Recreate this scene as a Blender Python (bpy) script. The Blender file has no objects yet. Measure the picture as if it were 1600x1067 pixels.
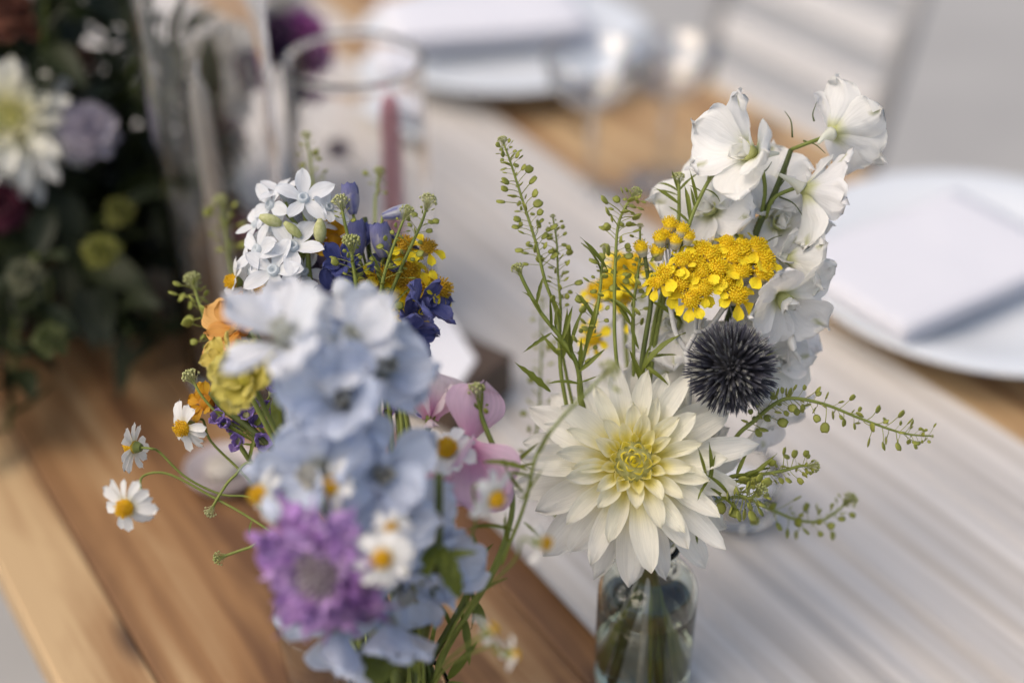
import bpy, math, random
from mathutils import Vector, Matrix, noise
R = math.radians
rnd = random.Random(7)
scene = bpy.context.scene
col = scene.collection

# ------------------------------------------------------------------ camera
PITCH = R(34); CAM_H = 0.59; FPX = 2222.2
cp, sp = math.cos(PITCH), math.sin(PITCH)
CAM = Vector((0, 0, CAM_H))
RIGHT = Vector((1, 0, 0)); UP = Vector((0, sp, cp)); FWD = Vector((0, cp, -sp))
FOCUS = 0.683
cd = bpy.data.cameras.new('camera'); cam = bpy.data.objects.new('camera', cd); col.objects.link(cam)
cam.location = CAM; cam.rotation_euler = (R(90) - PITCH, 0, 0)
cd.lens = 50; cd.sensor_width = 36; cd.clip_start = 0.02; cd.clip_end = 200
cd.dof.use_dof = True; cd.dof.focus_distance = FOCUS; cd.dof.aperture_fstop = 1.9; cd.dof.aperture_blades = 9
scene.camera = cam

# ------------------------------------------------------------------ light
SUN_EL, SUN_AZ = R(57), R(-112)         # azimuth clockwise from +Y: high, from the left and a little in front
world = bpy.data.worlds.new('World'); scene.world = world; world.use_nodes = True
nt = world.node_tree
sky = nt.nodes.new('ShaderNodeTexSky'); sky.sky_type = 'NISHITA'; sky.sun_disc = False
sky.sun_elevation = SUN_EL; sky.sun_rotation = SUN_AZ; sky.air_density = 1.0; sky.dust_density = 4.0; sky.ozone_density = 1.0
nt.links.new(sky.outputs[0], nt.nodes['Background'].inputs[0]); nt.nodes['Background'].inputs[1].default_value = 0.15
sl = bpy.data.lights.new('sun', 'SUN'); sl.energy = 1.1; sl.angle = R(60); sl.color = (1.0, .94, .86)
so = bpy.data.objects.new('sun', sl); col.objects.link(so)
sd = Vector((math.sin(SUN_AZ) * math.cos(SUN_EL), math.cos(SUN_AZ) * math.cos(SUN_EL), math.sin(SUN_EL)))
so.rotation_euler = sd.to_track_quat('Z', 'Y').to_euler(); so.location = sd * 5
scene.view_settings.view_transform = 'Standard'; scene.view_settings.look = 'None'
scene.view_settings.exposure = 0.2; scene.view_settings.gamma = 1.0
scene.view_settings.use_white_balance = True; scene.view_settings.white_balance_temperature = 7050; scene.view_settings.white_balance_tint = 10
scene.render.engine = 'CYCLES'
cy = scene.cycles
cy.max_bounces = 14; cy.transmission_bounces = 12; cy.transparent_max_bounces = 24; cy.diffuse_bounces = 5
cy.use_denoising = True; cy.sample_clamp_indirect = 6.0

# ------------------------------------------------------------------ placing
def W(px, py, d):
    """photo pixel + distance along the view axis (m) -> world point"""
    return CAM + d * ((px - 800) / FPX * RIGHT + (533.5 - py) / FPX * UP + FWD)
def onz(px, py, z=0.0):
    r = (px - 800) / FPX * RIGHT + (533.5 - py) / FPX * UP + FWD
    return CAM + r * ((z - CAM_H) / r.z)
def face(r, u, c):
    """direction by right / up / towards the viewer side"""
    return (r * RIGHT + u * UP - c * FWD).normalized()
def frame(o, z, roll=0.0):
    z = Vector(z).normalized()
    x = Vector((0, 0, 1)).cross(z)
    if x.length < 1e-3: x = Vector((1, 0, 0))
    x.normalize(); y = z.cross(x)
    m = Matrix((x, y, z)).transposed().to_4x4()
    return Matrix.Translation(o) @ m @ Matrix.Rotation(roll, 4, 'Z')
def frame_x(o, x, up):
    x = Vector(x).normalized(); up = Vector(up)
    y = up.cross(x)
    if y.length < 1e-4: y = Vector((0, 1, 0)).cross(x)
    y.normalize(); z = x.cross(y)
    return Matrix.Translation(o) @ Matrix((x, y, z)).transposed().to_4x4()
TA = R(33)                                           # table runs 33 degrees left of the view
TU = Vector((-math.sin(TA), math.cos(TA), 0)); TN = Vector((math.cos(TA), math.sin(TA), 0))
def tab(u, n, z=0.0): return TU * u + TN * n + Vector((0, 0, z))

# ------------------------------------------------------------------ materials
def newmat(name):
    m = bpy.data.materials.new(name); m.use_nodes = True
    t = m.node_tree; b = t.nodes['Principled BSDF']
    return m, t, b
def N(t, kind, **kw):
    n = t.nodes.new(kind)
    for k, v in kw.items(): setattr(n, k, v)
    return n
def petal_mat(name, rough=.55, trans=.35, bump=.25, fine=26, sheen=.15, var=.08):
    """pigment comes from the mesh colour attribute, veins from the petal coordinates"""
    m, t, b = newmat(name); L = t.links.new
    a = N(t, 'ShaderNodeAttribute', attribute_name='Col')
    p = N(t, 'ShaderNodeAttribute', attribute_name='pt')
    mp = N(t, 'ShaderNodeVectorMath', operation='MULTIPLY'); mp.inputs[1].default_value = (2.2, fine, 7.0)
    L(p.outputs['Vector'], mp.inputs[0])
    nz = N(t, 'ShaderNodeTexNoise'); nz.inputs['Scale'].default_value = 1.0; nz.inputs['Detail'].default_value = 3
    L(mp.outputs[0], nz.inputs['Vector'])
    hs = N(t, 'ShaderNodeHueSaturation')
    mr = N(t, 'ShaderNodeMapRange'); mr.inputs['To Min'].default_value = 1 - var; mr.inputs['To Max'].default_value = 1 + var
    mr.inputs['From Min'].default_value = .3; mr.inputs['From Max'].default_value = .7
    oi = N(t, 'ShaderNodeObjectInfo'); ov = N(t, 'ShaderNodeMapRange'); ov.inputs['To Min'].default_value = .93; ov.inputs['To Max'].default_value = 1.05
    L(oi.outputs['Random'], ov.inputs['Value']); mu = N(t, 'ShaderNodeMath', operation='MULTIPLY')
    L(nz.outputs['Fac'], mr.inputs['Value']); L(mr.outputs[0], mu.inputs[0]); L(ov.outputs[0], mu.inputs[1]); L(mu.outputs[0], hs.inputs['Value']); L(a.outputs['Color'], hs.inputs['Color'])
    bp = N(t, 'ShaderNodeBump'); bp.inputs['Strength'].default_value = bump; bp.inputs['Distance'].default_value = .0006
    L(nz.outputs['Fac'], bp.inputs['Height']); L(bp.outputs[0], b.inputs['Normal'])
    L(hs.outputs[0], b.inputs['Base Color']); b.inputs['Roughness'].default_value = rough
    b.inputs['Sheen Weight'].default_value = sheen; b.inputs['Specular IOR Level'].default_value = .3
    if trans:
        tr = N(t, 'ShaderNodeBsdfTranslucent'); mx = N(t, 'ShaderNodeMixShader'); mx.inputs[0].default_value = trans
        L(hs.outputs[0], tr.inputs['Color']); L(bp.outputs[0], tr.inputs['Normal'])
        L(b.outputs[0], mx.inputs[1]); L(tr.outputs[0], mx.inputs[2]); L(mx.outputs[0], t.nodes['Material Output'].inputs[0])
    return m
def green_mat(name, c1, c2, rough=.5, trans=.2, scale=90, bump=.2):
    m, t, b = newmat(name); L = t.links.new
    tc = N(t, 'ShaderNodeTexCoord'); oi = N(t, 'ShaderNodeObjectInfo')
    nz = N(t, 'ShaderNodeTexNoise'); nz.inputs['Scale'].default_value = scale; nz.inputs['Detail'].default_value = 4
    L(tc.outputs['Object'], nz.inputs['Vector'])
    ad = N(t, 'ShaderNodeMath', operation='MULTIPLY_ADD'); ad.inputs[1].default_value = .55; L(oi.outputs['Random'], ad.inputs[0])
    ml = N(t, 'ShaderNodeMath', operation='MULTIPLY_ADD'); ml.inputs[1].default_value = 1.6; ml.inputs[2].default_value = -.55
    L(nz.outputs['Fac'], ml.inputs[0]); L(ml.outputs[0], ad.inputs[2])
    mx = N(t, 'ShaderNodeMix', data_type='RGBA'); mx.inputs[6].default_value = (*c1, 1); mx.inputs[7].default_value = (*c2, 1)
    L(ad.outputs[0], mx.inputs[0]); L(mx.outputs[2], b.inputs['Base Color']); b.inputs['Roughness'].default_value = rough
    b.inputs['Specular IOR Level'].default_value = .35
    bp = N(t, 'ShaderNodeBump'); bp.inputs['Strength'].default_value = bump; bp.inputs['Distance'].default_value = .0005
    L(nz.outputs['Fac'], bp.inputs['Height']); L(bp.outputs[0], b.inputs['Normal'])
    if trans:
        tr = N(t, 'ShaderNodeBsdfTranslucent'); ms = N(t, 'ShaderNodeMixShader'); ms.inputs[0].default_value = trans
        L(mx.outputs[2], tr.inputs['Color']); L(b.outputs[0], ms.inputs[1]); L(tr.outputs[0], ms.inputs[2])
        L(ms.outputs[0], t.nodes['Material Output'].inputs[0])
    return m
def noisy(name, c1, c2, scale, rough=.6, bump=.2, dist=.002, detail=5, coat=0.0):
    m, t, b = newmat(name); L = t.links.new
    tc = N(t, 'ShaderNodeTexCoord'); nz = N(t, 'ShaderNodeTexNoise'); nz.inputs['Scale'].default_value = scale; nz.inputs['Detail'].default_value = detail
    L(tc.outputs['Object'], nz.inputs['Vector'])
    rp = N(t, 'ShaderNodeValToRGB'); rp.color_ramp.elements[0].position = .3; rp.color_ramp.elements[1].position = .7
    rp.color_ramp.elements[0].color = (*c1, 1); rp.color_ramp.elements[1].color = (*c2, 1)
    L(nz.outputs['Fac'], rp.inputs[0]); L(rp.outputs[0], b.inputs['Base Color']); b.inputs['Roughness'].default_value = rough
    b.inputs['Coat Weight'].default_value = coat
    bp = N(t, 'ShaderNodeBump'); bp.inputs['Strength'].default_value = bump; bp.inputs['Distance'].default_value = dist
    L(nz.outputs['Fac'], bp.inputs['Height']); L(bp.outputs[0], b.inputs['Normal'])
    return m
def thin_glass(name, tint=(.97, .985, .98), f0=.04):
    m, t, b = newmat(name); L = t.links.new; t.nodes.remove(b)
    lw = N(t, 'ShaderNodeLayerWeight'); lw.inputs[0].default_value = .5
    pw = N(t, 'ShaderNodeMath', operation='POWER'); pw.inputs[1].default_value = 3.6; L(lw.outputs['Facing'], pw.inputs[0])
    fr = N(t, 'ShaderNodeMath', operation='MULTIPLY_ADD'); fr.inputs[1].default_value = .95 - f0; fr.inputs[2].default_value = f0; L(pw.outputs[0], fr.inputs[0])
    tr = N(t, 'ShaderNodeBsdfTransparent'); tr.inputs[0].default_value = (*tint, 1)
    gl = N(t, 'ShaderNodeBsdfGlossy'); gl.inputs['Roughness'].default_value = .06
    mx = N(t, 'ShaderNodeMixShader'); L(fr.outputs[0], mx.inputs[0]); L(tr.outputs[0], mx.inputs[1]); L(gl.outputs[0], mx.inputs[2])
    L(mx.outputs[0], t.nodes['Material Output'].inputs[0]); return m
def real_glass(name, color, ior, rough=0.0):
    m, t, b = newmat(name); L = t.links.new; t.nodes.remove(b)
    g = N(t, 'ShaderNodeBsdfGlass'); g.inputs['Color'].default_value = (*color, 1); g.inputs['IOR'].default_value = ior; g.inputs['Roughness'].default_value = rough
    L(g.outputs[0], t.nodes['Material Output'].inputs[0]); return m
def wood_mat(name):
    m, t, b = newmat(name); L = t.links.new
    tc = N(t, 'ShaderNodeTexCoord'); oi = N(t, 'ShaderNodeObjectInfo')
    off = N(t, 'ShaderNodeCombineXYZ'); k = N(t, 'ShaderNodeMath', operation='MULTIPLY'); k.inputs[1].default_value = 31.0
    L(oi.outputs['Random'], k.inputs[0]); L(k.outputs[0], off.inputs[0]); L(k.outputs[0], off.inputs[1])
    ad = N(t, 'ShaderNodeVectorMath', operation='ADD'); L(tc.outputs['Object'], ad.inputs[0]); L(off.outputs[0], ad.inputs[1])
    def nz(sc, vec, detail=5, dist=0.0):
        mp = N(t, 'ShaderNodeVectorMath', operation='MULTIPLY'); mp.inputs[1].default_value = vec; L(ad.outputs[0], mp.inputs[0])
        n = N(t, 'ShaderNodeTexNoise'); n.inputs['Scale'].default_value = sc; n.inputs['Detail'].default_value = detail; n.inputs['Distortion'].default_value = dist
        L(mp.outputs[0], n.inputs['Vector']); return n
    g1 = nz(1.0, (1.6, 26, 8), 6, 1.2); g2 = nz(1.0, (6, 170, 40), 4, .3); g3 = nz(5.0, (1.0, 3.2, 1), 5, .8)
    at = N(t, 'ShaderNodeAttribute', attribute_type='OBJECT', attribute_name='tone')
    rp = N(t, 'ShaderNodeValToRGB'); e = rp.color_ramp.elements
    e[0].position = .28; e[0].color = (.135, .062, .026, 1); e[1].position = .85; e[1].color = (.52, .36, .195, 1)
    x = e.new(.5); x.color = (.29, .152, .064, 1)
    s1 = N(t, 'ShaderNodeMath', operation='MULTIPLY_ADD'); s1.inputs[1].default_value = 1.35; L(g1.outputs[0], s1.inputs[0]); 
    s0 = N(t, 'ShaderNodeMath', operation='MULTIPLY_ADD'); s0.inputs[1].default_value = .8; L(g3.outputs[0], s0.inputs[0]); L(at.outputs['Fac'], s0.inputs[2])
    L(s0.outputs[0], s1.inputs[2])
    s2 = N(t, 'ShaderNodeMath', operation='MULTIPLY_ADD'); s2.inputs[1].default_value = .34; L(g2.outputs[0], s2.inputs[0]); L(s1.outputs[0], s2.inputs[2])
    L(s2.outputs[0], rp.inputs[0])
    vo = N(t, 'ShaderNodeTexVoronoi', voronoi_dimensions='2D'); vo.inputs['Scale'].default_value = 1.0
    mv = N(t, 'ShaderNodeVectorMath', operation='MULTIPLY'); mv.inputs[1].default_value = (3.4, 7.5, 1); L(ad.outputs[0], mv.inputs[0]); L(mv.outputs[0], vo.inputs['Vector'])
    kr = N(t, 'ShaderNodeMapRange'); kr.inputs['From Min'].default_value = .03; kr.inputs['From Max'].default_value = .10; kr.inputs['To Min'].default_value = .85; kr.inputs['To Max'].default_value = 0
    L(vo.outputs['Distance'], kr.inputs['Value'])
    km = N(t, 'ShaderNodeMix', data_type='RGBA'); km.inputs[7].default_value = (.05, .026, .016, 1); L(kr.outputs[0], km.inputs[0]); L(rp.outputs[0], km.inputs[6])
    L(km.outputs[2], b.inputs['Base Color']); b.inputs['Roughness'].default_value = .62
    bp = N(t, 'ShaderNodeBump'); bp.inputs['Strength'].default_value = .35; bp.inputs['Distance'].default_value = .001; L(g2.outputs[0], bp.inputs['Height']); L(bp.outputs[0], b.inputs['Normal'])
    return m
def cloth_mat(name):
    m, t, b = newmat(name); L = t.links.new
    tc = N(t, 'ShaderNodeTexCoord')
    def nz(vec, detail=4):
        mp = N(t, 'ShaderNodeVectorMath', operation='MULTIPLY'); mp.inputs[1].default_value = vec; L(tc.outputs['Object'], mp.inputs[0])
        n = N(t, 'ShaderNodeTexNoise'); n.inputs['Scale'].default_value = 1; n.inputs['Detail'].default_value = detail; L(mp.outputs[0], n.inputs['Vector']); return n
    a = nz((2.2, 95, 1), 8); w1 = nz((1500, 90, 1), 2); w2 = nz((90, 1500, 1), 2)
    rp = N(t, 'ShaderNodeValToRGB'); rp.color_ramp.elements[0].position = .3; rp.color_ramp.elements[1].position = .7
    rp.color_ramp.elements[0].color = (.43, .395, .36, 1); rp.color_ramp.elements[1].color = (.68, .655, .63, 1)
    L(a.outputs[0], rp.inputs[0]); L(rp.outputs[0], b.inputs['Base Color']); b.inputs['Roughness'].default_value = .85; b.inputs['Sheen Weight'].default_value = .2
    sm = N(t, 'ShaderNodeMath', operation='ADD'); L(w1.outputs[0], sm.inputs[0]); L(w2.outputs[0], sm.inputs[1])
    bp = N(t, 'ShaderNodeBump'); bp.inputs['Strength'].default_value = .4; bp.inputs['Distance'].default_value = .0006; L(sm.outputs[0], bp.inputs['Height']); L(bp.outputs[0], b.inputs['Normal'])
    return m

M = dict(
    dahlia=petal_mat('dahlia_petal', .55, .38, .5, 12, .15, .06),
    lark=petal_mat('larkspur_petal', .5, .40, .6, 9, .2, .03),
    blue=petal_mat('delphinium_petal', .5, .34, .6, 9, .2, .08),
    scab=petal_mat('scabiosa_petal', .6, .3, .5, 10, .2, .12),
    soft=petal_mat('soft_petal', .55, .3, .4, 10, .15, .06),
    yellow=petal_mat('yellow_floret', .6, .15, .4, 10, .1, .1),
    pea=petal_mat('sweet_pea_petal', .5, .4, .4, 10, .2, .08),
    pod=green_mat('pod_green', (.22, .25, .04), (.38, .40, .09), .45, .2, 400),
    stem=green_mat('stem_green', (.13, .17, .03), (.25, .29, .07), .5, 0, 120),
    dstem=green_mat('dark_stem_green', (.045, .065, .014), (.10, .125, .03), .5, 0, 120),
    leaf=green_mat('leaf_green', (.085, .115, .014), (.20, .235, .035), .45, .25, 140),
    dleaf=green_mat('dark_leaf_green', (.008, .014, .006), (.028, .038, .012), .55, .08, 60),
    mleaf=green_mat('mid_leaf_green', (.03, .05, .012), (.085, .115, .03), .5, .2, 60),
    bud=green_mat('bud_green', (.36, .40, .11), (.66, .66, .38), .55, .2, 500),
    silver=noisy('silver_felt', (.42, .43, .43), (.58, .58, .57), 500, .95, .5, .0004),
    spine=petal_mat('thistle_spine', .55, 0, 0, 4, .1, .1),
    core=noisy('thistle_core', (.005, .005, .007), (.012, .012, .016), 400, .8, .4, .0005),
    wood=wood_mat('table_wood'), cloth=cloth_mat('runner_linen'),
    china=noisy('white_china', (.70, .74, .78), (.74, .78, .82), 6, .22, .02, .001, coat=.3),
    napkin=noisy('napkin_linen', (.66, .67, .73), (.72, .73, .785), 700, .85, .3, .0004),
    paper=noisy('white_paper', (.80, .81, .86), (.86, .87, .92), 300, .7, .1, .0003),
    pink_wax=noisy('pink_wax', (.55, .24, .29), (.62, .29, .34), 40, .45, .05, .001, coat=.1),
    grey_wax=noisy('grey_wax', (.40, .37, .33), (.48, .45, .40), 40, .45, .05, .001),
    wick=noisy('wick', (.75, .76, .80), (.85, .85, .88), 300, .8),
    glass=thin_glass('clear_glass'), jar=real_glass('jar_glass', (1, 1, .99), 1.45), green_glass=real_glass('bottle_glass', (.985, 1, .975), 1.45), cyl=real_glass('cylinder_glass', (1, 1, 1), 1.45), coupe=thin_glass('coupe_glass', (.95, .96, .97), .15),
    water=real_glass('vase_water', (1, .995, .95), 1.33),
    ground=noisy('grey_concrete', (.33, .33, .33), (.40, .40, .395), 3.0, .9, .3, .004, 8),
    chair=noisy('white_painted_wood', (.62, .62, .63), (.68, .68, .685), 12, .6, .1),
    chairframe=noisy('grey_painted_steel', (.29, .29, .295), (.34, .34, .345), 20, .5, .1),
    bowl=noisy('black_bowl', (.012, .012, .012), (.022, .02, .018), 30, .5, .1),
    boxshade=noisy('shade_box_brown', (.055, .035, .024), (.085, .055, .038), 60, .6, .2),  # brown of the added box, dark for the shade below the card
    steel=noisy('dark_iron', (.05, .05, .05), (.08, .08, .08), 50, .5, .1),
)

# ------------------------------------------------------------------ mesh helpers
def mk(name, verts, faces, mat, cols=None, pts=None, smooth=True):
    me = bpy.data.meshes.new(name); me.from_pydata([tuple(v) for v in verts], [], faces)
    if smooth and me.polygons: me.polygons.foreach_set('use_smooth', [True] * len(me.polygons))
    if cols:
        a = me.color_attributes.new('Col', 'FLOAT_COLOR', 'POINT'); f = []
        for c in cols: f += [c[0], c[1], c[2], 1.0]
        a.data.foreach_set('color', f)
    if pts:
        a = me.attributes.new('pt', 'FLOAT_VECTOR', 'POINT'); f = []
        for p in pts: f += [p[0], p[1], p[2]]
        a.data.foreach_set('vector', f)
    me.materials.append(M[mat] if isinstance(mat, str) else mat); me.update(); return me
def thing(name, label, cat, loc, group=None):
    o = bpy.data.objects.new(name, None); col.objects.link(o); o.location = loc; o.empty_display_size = .01
    o['label'] = label; o['category'] = cat
    if group: o['group'] = group
    return o
def part(name, me, parent, mw=None, ml=None, kind=None, label=None):
    """mw: world matrix (parent is a top-level Empty that is only moved); ml: local matrix"""
    o = bpy.data.objects.new(name, me); col.objects.link(o)
    if parent is not None:
        o.parent = parent
        o.matrix_local = ml if ml is not None else Matrix.Translation(-Vector(parent.location)) @ (mw if mw is not None else Matrix())
    elif mw is not None: o.matrix_world = mw
    if kind: o['kind'] = kind
    if label: o['label'] = label
    return o
def lerp(a, b, t): return a + (b - a) * t
def mixc(a, b, t):
    t = max(0, min(1, t)); return tuple(a[i] + (b[i] - a[i]) * t for i in range(3))
def sst(a, b, x):
    t = max(0, min(1, (x - a) / (b - a))); return t * t * (3 - 2 * t)
def spline(P, n):
    P = [Vector(p) for p in P]
    if len(P) == 2: return [P[0].lerp(P[1], i / (n - 1)) for i in range(n)]
    Q = [P[0] * 2 - P[1]] + P + [P[-1] * 2 - P[-2]]; out = []
    S = len(P) - 1
    for i in range(n):
        f = i / (n - 1) * S; k = min(int(f), S - 1); t = f - k
        a, b, c, d = Q[k], Q[k + 1], Q[k + 2], Q[k + 3]
        out.append(.5 * ((2 * b) + (c - a) * t + (2 * a - 5 * b + 4 * c - d) * t * t + (3 * b - a - 3 * c + d) * t ** 3))
    return out
def tube_geo(pts, rad, sides=6, vo=0):
    """rad: float or function of t; returns verts, faces with caps"""
    n = len(pts); V = []; Fc = []
    T0 = (pts[1] - pts[0]).normalized(); x = T0.orthogonal().normalized()
    for i in range(n):
        T = (pts[min(i + 1, n - 1)] - pts[max(i - 1, 0)]).normalized()
        x = (x - T * x.dot(T)).normalized(); y = T.cross(x)
        r = rad(i / (n - 1)) if callable(rad) else rad
        for k in range(sides):
            a = 2 * math.pi * k / sides; V.append(pts[i] + (x * math.cos(a) + y * math.sin(a)) * r)
    for i in range(n - 1):
        for k in range(sides):
            k2 = (k + 1) % sides; Fc.append((vo + i * sides + k, vo + i * sides + k2, vo + (i + 1) * sides + k2, vo + (i + 1) * sides + k))
    Fc.append(tuple(vo + k for k in reversed(range(sides)))); Fc.append(tuple(vo + (n - 1) * sides + k for k in range(sides)))
    return V, Fc
def tube(name, pts, rad, mat, parent, sides=7, n=None, kind=None):
    q = spline(pts, n or max(8, 5 * len(pts))); q0 = q[0].copy()
    V, Fc = tube_geo([p - q0 for p in q], rad, sides)
    return part(name, mk(name, V, Fc, mat), parent, Matrix.Translation(q0), kind=kind)
def lathe(prof, n=48, closed=False):
    V = []; Fc = []; m = len(prof)
    for i, (r, z) in enumerate(prof):
        for k in range(n):
            a = 2 * math.pi * k / n; V.append(Vector((r * math.cos(a), r * math.sin(a), z)))
    for i in range(m if closed else m - 1):
        j = (i + 1) % m
        for k in range(n):
            k2 = (k + 1) % n; Fc.append((i * n + k, i * n + k2, j * n + k2, j * n + k))
    return V, Fc
def box_geo(lx, ly, lz, bev=.002):
    """box centred in x,y, from z=0 to lz, chamfered upper and lower edges"""
    V = []; b = bev
    for z, s in ((0, b), (b, 0), (lz - b, 0), (lz, b)):
        for sx, sy in ((-1, -1), (1, -1), (1, 1), (-1, 1)): V.append(Vector((sx * (lx / 2 - s), sy * (ly / 2 - s), z)))
    Fc = [(3, 2, 1, 0), (12, 13, 14, 15)]
    for i in range(3):
        for k in range(4):
            k2 = (k + 1) % 4; Fc.append((i * 4 + k, i * 4 + k2, i * 4 + 4 + k2, i * 4 + 4 + k))
    return V, Fc

# petal outlines: width factor along the length
def prof_dahlia(u): return (.40 + .60 * sst(0, .6, u)) * (max(0, 1 - (max(0, u - .5) / .5) ** 2.3)) ** .62
def prof_round(u): return (.22 + .78 * sst(0, .62, u)) * (max(0, 1 - (max(0, u - .55) / .45) ** 2.6)) ** .5
def prof_ray(u): return (.55 + .45 * sst(0, .5, u)) * (max(0, 1 - (max(0, u - .72) / .28) ** 3)) ** .5
def prof_leaf(u): return max(.02, math.sin(math.pi * min(1, (u * .97 + .03)) ** .8)) ** .9
def prof_star(u): return (.5 + .5 * sst(0, .45, u)) * (max(0, 1 - (max(0, u - .45) / .55) ** 2)) ** .6
def petal(name, mat, L, Wd, prof, colf, nu=10, nv=6, a0=0.0, a1=0.0, apow=1.3, cup=(.2, .1), ruf=0.0, rfreq=2.2, tooth=0.0, twist=0.0, seed=0, wrinkle=0.0):
    """sheet from the origin along +X, face up +Z. a0 start elevation, a1 added bend to the tip."""
    V = []; C = []; Pt = []; c = Vector((0, 0, 0)); ph = seed * 1.7
    rows = []
    for i in range(nu + 1):
        u = i / nu; th = a0 + a1 * u ** apow
        rows.append((u, c.copy(), th)); c = c + Vector((math.cos(th), 0, math.sin(th))) * (L / nu)
    for u, cc, th in rows:
        T = Vector((math.cos(th), 0, math.sin(th))); Nn = Vector((-math.sin(th), 0, math.cos(th)))
        h = Wd / 2 * max(prof(u), .03); cu = lerp(cup[0], cup[1], u)
        for j in range(nv + 1):
            v = j / nv * 2 - 1
            p = cc + Vector((0, v * h, 0)) + Nn * (cu * h * v * v)
            if ruf: p += Nn * (ruf * L * u * u * math.sin(rfreq * math.pi * v + ph) * (.35 + .65 * abs(v)))
            if wrinkle: p += Nn * (wrinkle * L * u * noise.noise(Vector((u * 5, v * 4, seed * 3.3))))
            if tooth: p += T * (tooth * L * u ** 6 * (noise.noise(Vector((v * 3.1, seed * 5.1, .5))) - .6 * v * v))
            if twist: p = p + Nn * (twist * u * v * h)
            V.append(p); C.append(colf(u, v)); Pt.append((u, v, seed))
    k = nv + 1; Fc = [(i * k + j, (i + 1) * k + j, (i + 1) * k + j + 1, i * k + j + 1) for i in range(nu) for j in range(nv)]
    return mk(name, V, Fc, mat, C, Pt)
def azel(az, el=0.0, r=0.0, z=0.0, roll=0.0):
    """local matrix for a petal: base at radius r / height z, pointing out at azimuth, raised by el"""
    return Matrix.Rotation(az, 4, 'Z') @ Matrix.Translation((r, 0, z)) @ Matrix.Rotation(-el, 4, 'Y') @ Matrix.Rotation(roll, 4, 'X')

def leaf_mesh(L, Wd, seed, mat='leaf', bend=-.5, fold=.35, serr=0.0):
    def cf(u, v): return (1, 1, 1)
    V = []; nu, nv = 9, 4; c = Vector((0, 0, 0))
    for i in range(nu + 1):
        u = i / nu; th = .12 + bend * u
        h = Wd / 2 * prof_leaf(u) * (1 + (serr * (1 if i % 2 else -1) if 1 < i < nu else 0))
        Nn = Vector((-math.sin(th), 0, math.cos(th)))
        for j in range(nv + 1):
            v = j / nv * 2 - 1
            V.append(c + Vector((0, v * h, 0)) + Nn * (abs(v) * h * fold + .05 * L * u * noise.noise(Vector((u * 4, v, seed)))))
        c = c + Vector((math.cos(th), .12 * math.sin(seed * 9) * u, math.sin(th))) * (L / nu)
    k = nv + 1; Fc = [(i * k + j, (i + 1) * k + j, (i + 1) * k + j + 1, i * k + j + 1) for i in range(nu) for j in range(nv)]
    return mk('leaf', V, Fc, mat)
LEAF = [leaf_mesh(1, .16, s, bend=b, serr=e) for s, b, e in ((1, -.5, 0), (2, -.9, .1), (3, .35, 0), (4, -.2, .18), (5, -1.3, 0), (6, .8, 0))]
def leaf(parent, p0, p1, wide=.16, k=0, up=None, mat=None):
    """one leaf from world point p0 to world point p1"""
    d = Vector(p1) - Vector(p0)
    up = up if up is not None else (-FWD * .8 + UP * .6 + RIGHT * rnd.uniform(-.6, .6))
    me = LEAF[k % len(LEAF)]
    if mat:
        key = (k % len(LEAF), mat)
        if key not in LCACHE:
            m2 = me.copy(); m2.materials.clear(); m2.materials.append(M[mat]); LCACHE[key] = m2
        me = LCACHE[key]
    s = d.length; wide *= .68
    return part('leaf', me, parent, frame_x(p0, d, up) @ Matrix.Diagonal((s, s * wide / .16, s, 1)))
LCACHE = {}

# ================================================================== SETTING
gv = [(-40, -40, 0), (40, -40, 0), (40, 40, 0), (-40, 40, 0)]
g = part('ground', mk('ground', gv, [(0, 1, 2, 3)], 'ground', smooth=False), None, Matrix.Translation((0, 0, -.75))); g['kind'] = 'structure'

# ------------------------------------------------------------------ table
U0, U1 = -.35, 2.35; NL, NR = .086, .903
ROTT = Matrix.Rotation(TA + R(90), 4, 'Z')              # local x along the table
table = thing('wooden_table', 'rustic plank table of warm brown boards under the pale runner', 'table', tab((U0 + U1) / 2, (NL + NR) / 2, -.75))
tones = [-.48, -.86, -.72, -.84, -.68, -.76, -.62, -.58, -.56]
widths = [.047, .105, .092, .11, .098, .1, .102, .095]; widths.append(NR - NL - sum(widths))
nn = NL
for wd, tn in zip(widths, tones):
    V, Fc = box_geo(U1 - U0, wd - .0006, .04, .0018)
    o = part('plank', mk('plank', V, Fc, 'wood', smooth=False), table, Matrix.Translation(tab((U0 + U1) / 2, nn + wd / 2, -.04 + rnd.uniform(-.0006, 0))) @ ROTT)
    o['tone'] = tn; nn += wd
for n_ in (NL + .05, NR - .05):
    V, Fc = box_geo(U1 - U0 - .3, .025, .09, .002)
    part('apron', mk('apron', V, Fc, 'wood', smooth=False), table, Matrix.Translation(tab((U0 + U1) / 2, n_, -.132)) @ ROTT)['tone'] = -.1
    for u_ in (U0 + .12, U1 - .12):
        V, Fc = box_geo(.07, .07, .708, .003)
        part('leg', mk('leg', V, Fc, 'wood', smooth=False), table, Matrix.Translation(tab(u_, n_ + (.055 if n_ < .4 else -.055), -.75)) @ ROTT)['tone'] = -.05

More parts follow.
